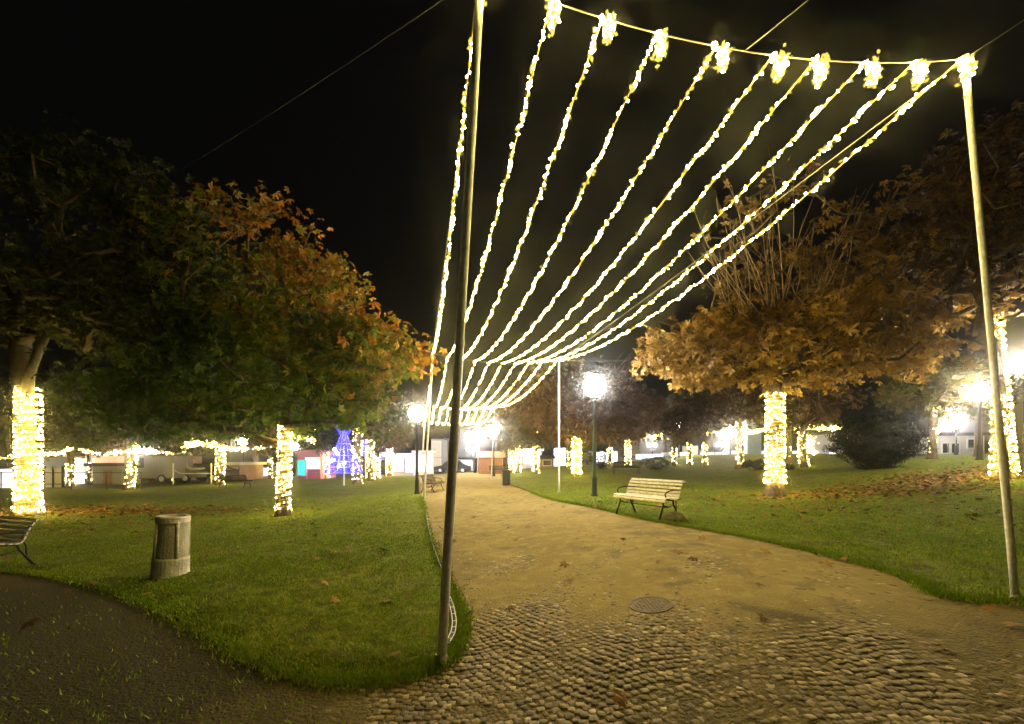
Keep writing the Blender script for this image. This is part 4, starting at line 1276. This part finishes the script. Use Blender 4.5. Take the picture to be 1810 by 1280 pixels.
# bent two-rail edging by the near left post
def edging():
    pix = [(793, 1064), (799, 1085), (803, 1108), (800, 1130), (790, 1152)]
    pts = [G(x, y) for x, y in pix]
    o = pts[0].copy()
    root = empty('lawn_edging', o, 'low white two rail edging bent along the lawn by the near left post', 'edging')
    def cr(ps, n=6):
        out = []
        for i in range(len(ps) - 1):
            p0 = ps[max(i - 1, 0)]; p1 = ps[i]; p2 = ps[i + 1]; p3 = ps[min(i + 2, len(ps) - 1)]
            for q in range(n):
                t = q / n
                out.append(0.5 * ((2 * p1) + (-p0 + p2) * t + (2 * p0 - 5 * p1 + 4 * p2 - p3) * t * t + (-p0 + 3 * p1 - 3 * p2 + p3) * t ** 3))
        out.append(ps[-1]); return out
    ps = cr(pts)
    dirs = [(ps[min(i + 1, len(ps) - 1)] - ps[max(i - 1, 0)]).normalized() for i in range(len(ps))]
    nrm = [Vector((-d.y, d.x, 0)).normalized() for d in dirs]
    A = [p - o + n * .018 + Vector((0, 0, .052)) for p, n in zip(ps, nrm)]
    B = [p - o - n * .018 + Vector((0, 0, .052)) for p, n in zip(ps, nrm)]
    mb = MB(); mb.tube(A, .005, 6); mb.tube(B, .005, 6)
    for i in range(0, len(ps), 3): mb.tube([A[i], B[i]], .0045, 5)
    mb.build('rails', M['white_plastic'], root, smooth=True)
    mb = MB(); C = [(a + b) / 2 - Vector((0, 0, .008)) for a, b in zip(A, B)]; mb.tube(C, .010, 6); mb.build('core', M['rubber'], root, smooth=True)
edging()
pts = [G(x, y) for x, y in [(752, 905), (757, 935), (763, 962), (769, 980), (776, 1000), (784, 1022)]]
o0 = pts[0].copy()
mb = MB(); mb.tube([p - o0 + Vector((0, 0, .045)) for p in pts], .008, 6); o = mb.build('power_cord', M['rubber'], None); o.location = o0
tag(o, 'black cord lying along the left lawn edge', 'cord')

# ------------------------------------------------------------------ far buildings, booths and vehicles
def facade(px0, px1, ytop, Y, depth, wallm, label, roofm=None, cat_='building', wins=(), name='building', winm=None, gable=False, door=None):
    x0, x1 = (px0 - CX) / F * Y, (px1 - CX) / F * Y
    cx = (x0 + x1) / 2; wd = x1 - x0
    zb = min(h(x0, Y), h(x1, Y)) - .1
    ht = EYE + (HY - ytop) * Y / F - zb
    root = empty(name, (cx, Y, zb), label, cat_)
    mb = MB(); mb.box((0, depth / 2, ht / 2), (wd, depth, ht)); mb.build('wall', wallm, root)
    if roofm:
        mb = MB()
        if gable:
            e = .25; r = wd * .25
            vs = [(-wd / 2 - e, -e, ht - .05), (wd / 2 + e, -e, ht - .05), (wd / 2 + e, depth + e, ht - .05), (-wd / 2 - e, depth + e, ht - .05), (-wd / 2 - e, depth / 2, ht + r), (wd / 2 + e, depth / 2, ht + r)]
            mb.add(vs, [(0, 1, 5, 4), (2, 3, 4, 5), (1, 2, 5), (3, 0, 4), (3, 2, 1, 0)])
        else:
            mb.box((0, depth / 2 - .1, ht + .10), (wd + .5, depth + .5, .22))
        mb.build('roof', roofm, root)
    for (u0, u1, v0, v1) in wins:
        mb = MB(); a = -wd / 2 + wd * (u0 + u1) / 2; z = ht * (v0 + v1) / 2
        mb.box((a, -.03, z), (wd * (u1 - u0), .05, ht * (v1 - v0)))
        wn = mb.build('window', winm or M['window_dark'], root)
        mb = MB()
        hw, hh_ = wd * (u1 - u0) / 2 + .05, ht * (v1 - v0) / 2 + .05
        for c, sz in (((a, -.05, z - hh_), (2 * hw, .08, .07)), ((a, -.05, z + hh_), (2 * hw, .08, .07)), ((a - hw, -.05, z), (.07, .08, 2 * hh_)), ((a + hw, -.05, z), (.07, .08, 2 * hh_))): mb.box(c, sz)
        mb.build('window_frame', M['fence_white'], root)
    if door:
        u0, u1, v1 = door
        mb = MB(); mb.box((-wd / 2 + wd * (u0 + u1) / 2, -.04, ht * v1 / 2), (wd * (u1 - u0), .06, ht * v1)); mb.build('door', M['hut_wood'], root)
    return root
W3 = [(.1, .25, .35, .7), (.42, .57, .35, .7), (.75, .9, .35, .7)]
facade(-120, 24, 832, 24, 4, M['glow_fence'], 'white hoarding with painted-in glow at the far left edge', None, 'hoarding', [(.15, .3, .4, .8)])
facade(84, 112, 802, 30, 6, M['plaster_yellow'], 'ochre yellow house front beyond the left lawn', M['roof'], wins=[(.3, .6, .3, .7)], winm=M['lit_warm'])
facade(134, 150, 806, 31, 6, M['plaster_pink'], 'narrow pinkish house front beyond the left lawn', M['roof'], wins=[(.3, .7, .4, .7)])
facade(164, 214, 824, 27, 5, M['plaster_grey'], 'low grey green wall panel beyond the left lawn', M['roof'], door=(.4, .7, .8))
facade(236, 262, 806, 29, 5, M['plaster_pink'], 'warm lit house front behind the merged lamps', M['roof'], wins=W3[:2], winm=M['lit_warm'])
facade(398, 424, 822, 32, 3, M['plaster_pink'], 'low brown kiosk with a pale roof edge', M['fence_white'], 'kiosk', [(.2, .8, .45, .8)])
facade(434, 476, 824, 36, 3, M['plaster_grey'], 'row of lilac lit shop windows left of the big chestnut trunk', M['roof_dark'], 'shop', [(.04, .48, .25, .85), (.58, .96, .25, .85)], winm=M['lit_lilac'])
facade(526, 566, 800, 34, 3, M['pink_panel'], 'pink painted fair stall right of the big chestnut trunk', M['pink_panel'], 'stall', [(.38, .97, .42, .80)], winm=M['lit_white'])
facade(527, 541, 812, 33.4, .3, M['pink_panel'], 'cyan lit sign box on the pink fair stall', None, 'sign', [(.05, .95, .25, .95)], winm=M['lit_cyan'])
facade(694, 731, 805, 40, 3, M['tent'], 'pale lilac glowing booth at the left path end', M['lit_lilac'], 'booth', [(.02, .55, .25, .9), (.6, .98, .2, .8)], winm=M['lit_lilac'])
facade(733, 757, 800, 42, 3, M['tent'], 'white glowing booth behind the left steel posts', M['tent'], 'booth', [(.05, .95, .2, .9)], winm=M['lit_white'])
facade(762, 781, 776, 46, 4, M['plaster_grey'], 'tall light grey building at the path end', M['roof_dark'], wins=[(.12, .88, .1, .44), (.12, .88, .5, .93)], winm=M['plaster_white'])
facade(808, 836, 812, 47, 2, M['tent'], 'bright white stall left of the brown hut', M['roof_dark'], 'stall', [(.1, .9, .3, .9)], winm=M['lit_white'])
facade(846, 888, 808, 38, 4, M['hut_wood'], 'brown wooden hut with gable roof at the right of the path end', M['hut_wood'], 'hut', gable=True, door=(.35, .6, .75))
facade(956, 978, 810, 40, 3, M['hut_wood'], 'brown market hut with black roof behind the near right lawn', M['roof_dark'], 'hut', gable=True, wins=[(.2, .8, .4, .8)])
facade(922, 957, 797, 47, 2, M['tent'], 'white glowing stall left of the black roofed hut', M['lit_white'], 'stall', [(.1, .5, .3, .8), (.6, .95, .3, .8)], winm=M['lit_lilac'])
facade(984, 1000, 792, 44, 3, M['lit_tent'], 'rounded white glowing tent behind the second right steel post', None, 'tent')
facade(1048, 1092, 797, 50, 3, M['tent'], 'bright market stall with white lights behind the near lamp post', M['roof_dark'], 'stall', [(.05, .45, .2, .9), (.5, .95, .2, .9)], winm=M['lit_white'])
facade(1133, 1172, 803, 48, 2, M['lit_tent'], 'square white glowing booth right of the far lit tree', None, 'booth', [(.02, .12, 0.1, .95)], winm=M['lit_blue'])
facade(1185, 1216, 803, 46, 2, M['tent'], 'white stall under the fence lamp', M['tent'], 'stall', [(.1, .9, .3, .9)], winm=M['lit_white'])
facade(1218, 1234, 788, 50, 2, M['plaster_white'], 'white pillar block behind the white fence', None)
facade(1130, 1195, 758, 70, 8, M['plaster_grey'], 'grey terraced building far behind the fence lamp', M['plaster_white'], wins=[(.05, .2, .55, .7), (.3, .45, .6, .75), (.6, .8, .6, .75), (.1, .3, .8, .92), (.5, .7, .8, .92)], winm=M['lit_warm'])
facade(1484, 1520, 766, 44, 6, M['plaster_white'], 'grey white house with tall windows left of the round bush', M['roof'], wins=[(.1, .25, .45, .9), (.4, .55, .45, .9), (.7, .85, .45, .9)])
facade(1462, 1478, 800, 42, 2, M['tent'], 'white lit panel beside the grey white house', None, 'panel', [(.1, .9, .1, .9)], winm=M['lit_white'])
facade(1660, 1740, 770, 30, 4, M['plaster_white'], 'white house with overhanging roof behind the forked lit tree', M['roof_dark'], wins=[(.06, .2, .15, .6), (.26, .42, .15, .6), (.62, .75, .4, .8)])
# garden wall and posts at the right
def long_fence(px0, px1, Y, ytop, npan, label, pm=None):
    a, b = gz(px0, Y), gz(px1, Y)
    root = empty('fence', (a.x, Y, a.z - .1), label, 'fence')
    zt = EYE + (HY - ytop) * Y / F - root.location.z
    wdt = (b.x - a.x) / npan
    for i in range(npan):
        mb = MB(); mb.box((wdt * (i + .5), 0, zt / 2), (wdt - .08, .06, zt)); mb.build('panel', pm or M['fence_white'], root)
    for i in range(npan + 1):
        mb = MB(); mb.box((wdt * i, -.01, (zt + .15) / 2), (.09, .12, zt + .15)); mb.build('fence_post', M['black_iron'], root)
    return root
long_fence(1236, 1480, 47, 797, 9, 'long white panel fence behind the right lawn', M['glow_fence'])
long_fence(62, 112, 25, 828, 3, 'pale panel fence beyond the far left trunk')
# dark railing beyond the left lawn
def railing(px0, px1, Y, label):
    a, b = gz(px0, Y), gz(px1, Y)
    root = empty('railing', (a.x, Y, min(a.z, b.z)), label, 'railing')
    L = b.x - a.x
    for z in (.35, 1.0):
        mb = MB(); mb.tube([(0, 0, z), (L, 0, z)], .022, 6); mb.build('rail', M['black_iron'], root)
    n = int(L / 1.8)
    for i in range(n + 1):
        mb = MB(); mb.tube([(L * i / n, 0, -.05), (L * i / n, 0, 1.05)], .03, 6); mb.build('rail_post', M['black_iron'], root)
railing(-60, 250, 22.6, 'low dark railing along the far side of the left lawn')

# obelisk
b = gz(1322, 40)
root = empty('obelisk', b, 'pale stone obelisk on a light blue plinth behind the right lawn', 'monument')
mb = MB(); mb.box((.25, 0, .9), (1.35, 1.35, 2.4)); mb.box((.25, 0, 2.16), (1.5, 1.5, .14)); mb.build('plinth', M['plinth_blue'], root)
mb = MB(); mb.box((.1, 0, 3.25), (1.0, 1.0, 2.1), taper=.72); mb.box((.1, 0, 4.42), (.78, .78, .3)); mb.build('shaft', M['obelisk'], root)
vs, fs = ico((.1, 0, 4.85), .34, 2); mb = MB(); mb.add(vs, fs); mb.build('finial', M['obelisk'], root, smooth=True)

# swing frame
b = gz(345, 27)
root = empty('playground_frame', b, 'white tubular playground frame beyond the left lawn', 'playground frame')
mb = MB()
for x in (-1.5, 1.1, 1.6): mb.tube([(x, 0, 0), (x, 0, 1.45 if x < 1.5 else 2.2)], .04, 8)
mb.build('uprights', M['white_plastic'], root)
mb = MB(); mb.tube([(-1.0, 0, .75), (1.1, 0, .75)], .035, 8); mb.tube([(-1.5, 0, 1.0), (-1.0, 0, .75)], .03, 8); mb.build('crossbar', M['white_plastic'], root)
mb = MB(); mb.tube([(-.9, .3, 1.9), (-.75, .25, 1.2), (-.3, .2, 1.02), (.5, .2, 1.1)], [.06, .09, .12, .05], 8); mb.build('slide', M['plaster_grey'], root, smooth=True)

def vehicle(px, Y, L, ht, paint, label, rz=0.0, van=False):
    b = gz(px, Y)
    root = empty('parked_van' if van else 'parked_car', b, label, 'van' if van else 'car', rz=rz)
    w_ = 1.75
    if van: prof = [(-L / 2, .35), (-L / 2, .9), (-L / 2 + .5, 1.1), (-L / 2 + .95, ht), (L / 2 - .05, ht), (L / 2, ht - .15), (L / 2, .35)]
    else: prof = [(-L / 2, .35), (-L / 2 + .03, .72), (-L / 2 + 1.0, .88), (-L / 2 + 1.6, ht - .04), (L / 2 - 1.35, ht), (L / 2 - .45, .95), (L / 2, .85), (L / 2, .35)]
    mb = MB(); n = len(prof)
    vs = [(x, -w_ / 2, z) for x, z in prof] + [(x, w_ / 2, z) for x, z in prof]
    mb.add(vs, [tuple(range(n)), tuple(reversed(range(n, 2 * n)))] + [(i + n, (i + 1) % n + n, (i + 1) % n, i) for i in range(n)])
    o = mb.build('body', paint, root)
    bv = o.modifiers.new('bevel', 'BEVEL'); bv.width = .07; bv.segments = 2
    mb = MB()
    if van: win = [(-L / 2 + .75, 1.12), (-L / 2 + 1.05, ht - .18), (-L / 2 + 1.7, ht - .18), (-L / 2 + 1.7, 1.12)]
    else: win = [(-L / 2 + 1.25, .93), (-L / 2 + 1.75, ht - .12), (L / 2 - 1.45, ht - .10), (L / 2 - .85, .95)]
    for s in (-1, 1):
        mb = MB()
        mb.add([(x, s * (w_ / 2 + .006), z) for x, z in win], [(0, 1, 2, 3) if s > 0 else (3, 2, 1, 0)])
        mb.build('side_window', M['window_dark'], root)
    for sx in (-L / 2 + .8, L / 2 - .85):
        for s in (-1, 1):
            mb = MB(); mb.tube([(sx, s * (w_ / 2 - .18), .32), (sx, s * (w_ / 2 + .02), .32)], .32, 18); wh = mb.build('wheel', M['rubber'], root)
            mb = MB(); mb.tube([(sx, s * (w_ / 2 + .021), .32), (sx, s * (w_ / 2 + .035), .32)], .19, 14); mb.build('rim', M['steel'], wh)
    return root
vehicle(92, 29, 4.6, 1.9, M['car_grey'], 'grey van parked beyond the left lawn beside the far left trunk', van=True)
vehicle(279, 29, 3.8, 2.0, M['car_white'], 'white van parked beyond the left lawn by the merged lamps', van=True)
vehicle(322, 30, 3.6, 1.4, M['car_grey'], 'light grey car parked below the playground frame')
vehicle(366, 31, 3.9, 1.4, M['car_dark'], 'dark car parked beyond the left lawn left of the low brown kiosk')
vehicle(800, 46, 4.2, 1.5, M['car_dark'], 'dark car at the far end of the path')
vehicle(1030, 52, 4.2, 1.5, M['car_dark'], 'dark car between the tent and the bright market stall')

# traffic light style sign by the round reddish tree
b = gz(1011, 36)
root = empty('pharmacy_sign', b, 'teal glowing shop sign on a mast above the tent', 'sign')
mb = MB(); mb.tube([(0, .1, 0), (0, .1, 3.6)], .05, 8); mb.build('mast', M['black_iron'], root)
mb = MB(); mb.box((-.15, 0, 3.3), (.35, .12, 1.0)); mb.box((-.15, 0, 3.3), (.8, .116, .36)); mb.build('panel', M['lit_cyan'], root)
b = gz(997, 43)
root = empty('shop_sign', b, 'yellowish lit sign box beside the teal glowing sign', 'sign')
mb = MB(); mb.tube([(-.3, .1, 0), (-.3, .1, 2.9)], .04, 8); mb.tube([(.3, .1, 0), (.3, .1, 2.9)], .04, 8); mb.build('mast', M['black_iron'], root)
mb = MB(); mb.box((0, 0, 3.0), (.95, .14, .55)); mb.build('panel', M['lit_warm'], root)

# ------------------------------------------------------------------ thin haze added for the halos round lamps and bulbs
mb = MB(); mb.box((0, 40, 13.5), (260, 160, 32))
hz = mb.build('haze', bpy.data.materials.new('halo_haze'), None)
hm = hz.data.materials[0]; hm.use_nodes = True; t = hm.node_tree; t.nodes.clear()
o = t.nodes.new("ShaderNodeOutputMaterial"); v = t.nodes.new("ShaderNodeVolumePrincipled")
v.inputs["Color"].default_value = (.92, .92, .95, 1); v.inputs["Density"].default_value = 0.0024; v.inputs["Anisotropy"].default_value = 0.975
t.links.new(v.outputs[0], o.inputs["Volume"])
tag(hz, kind='stuff')
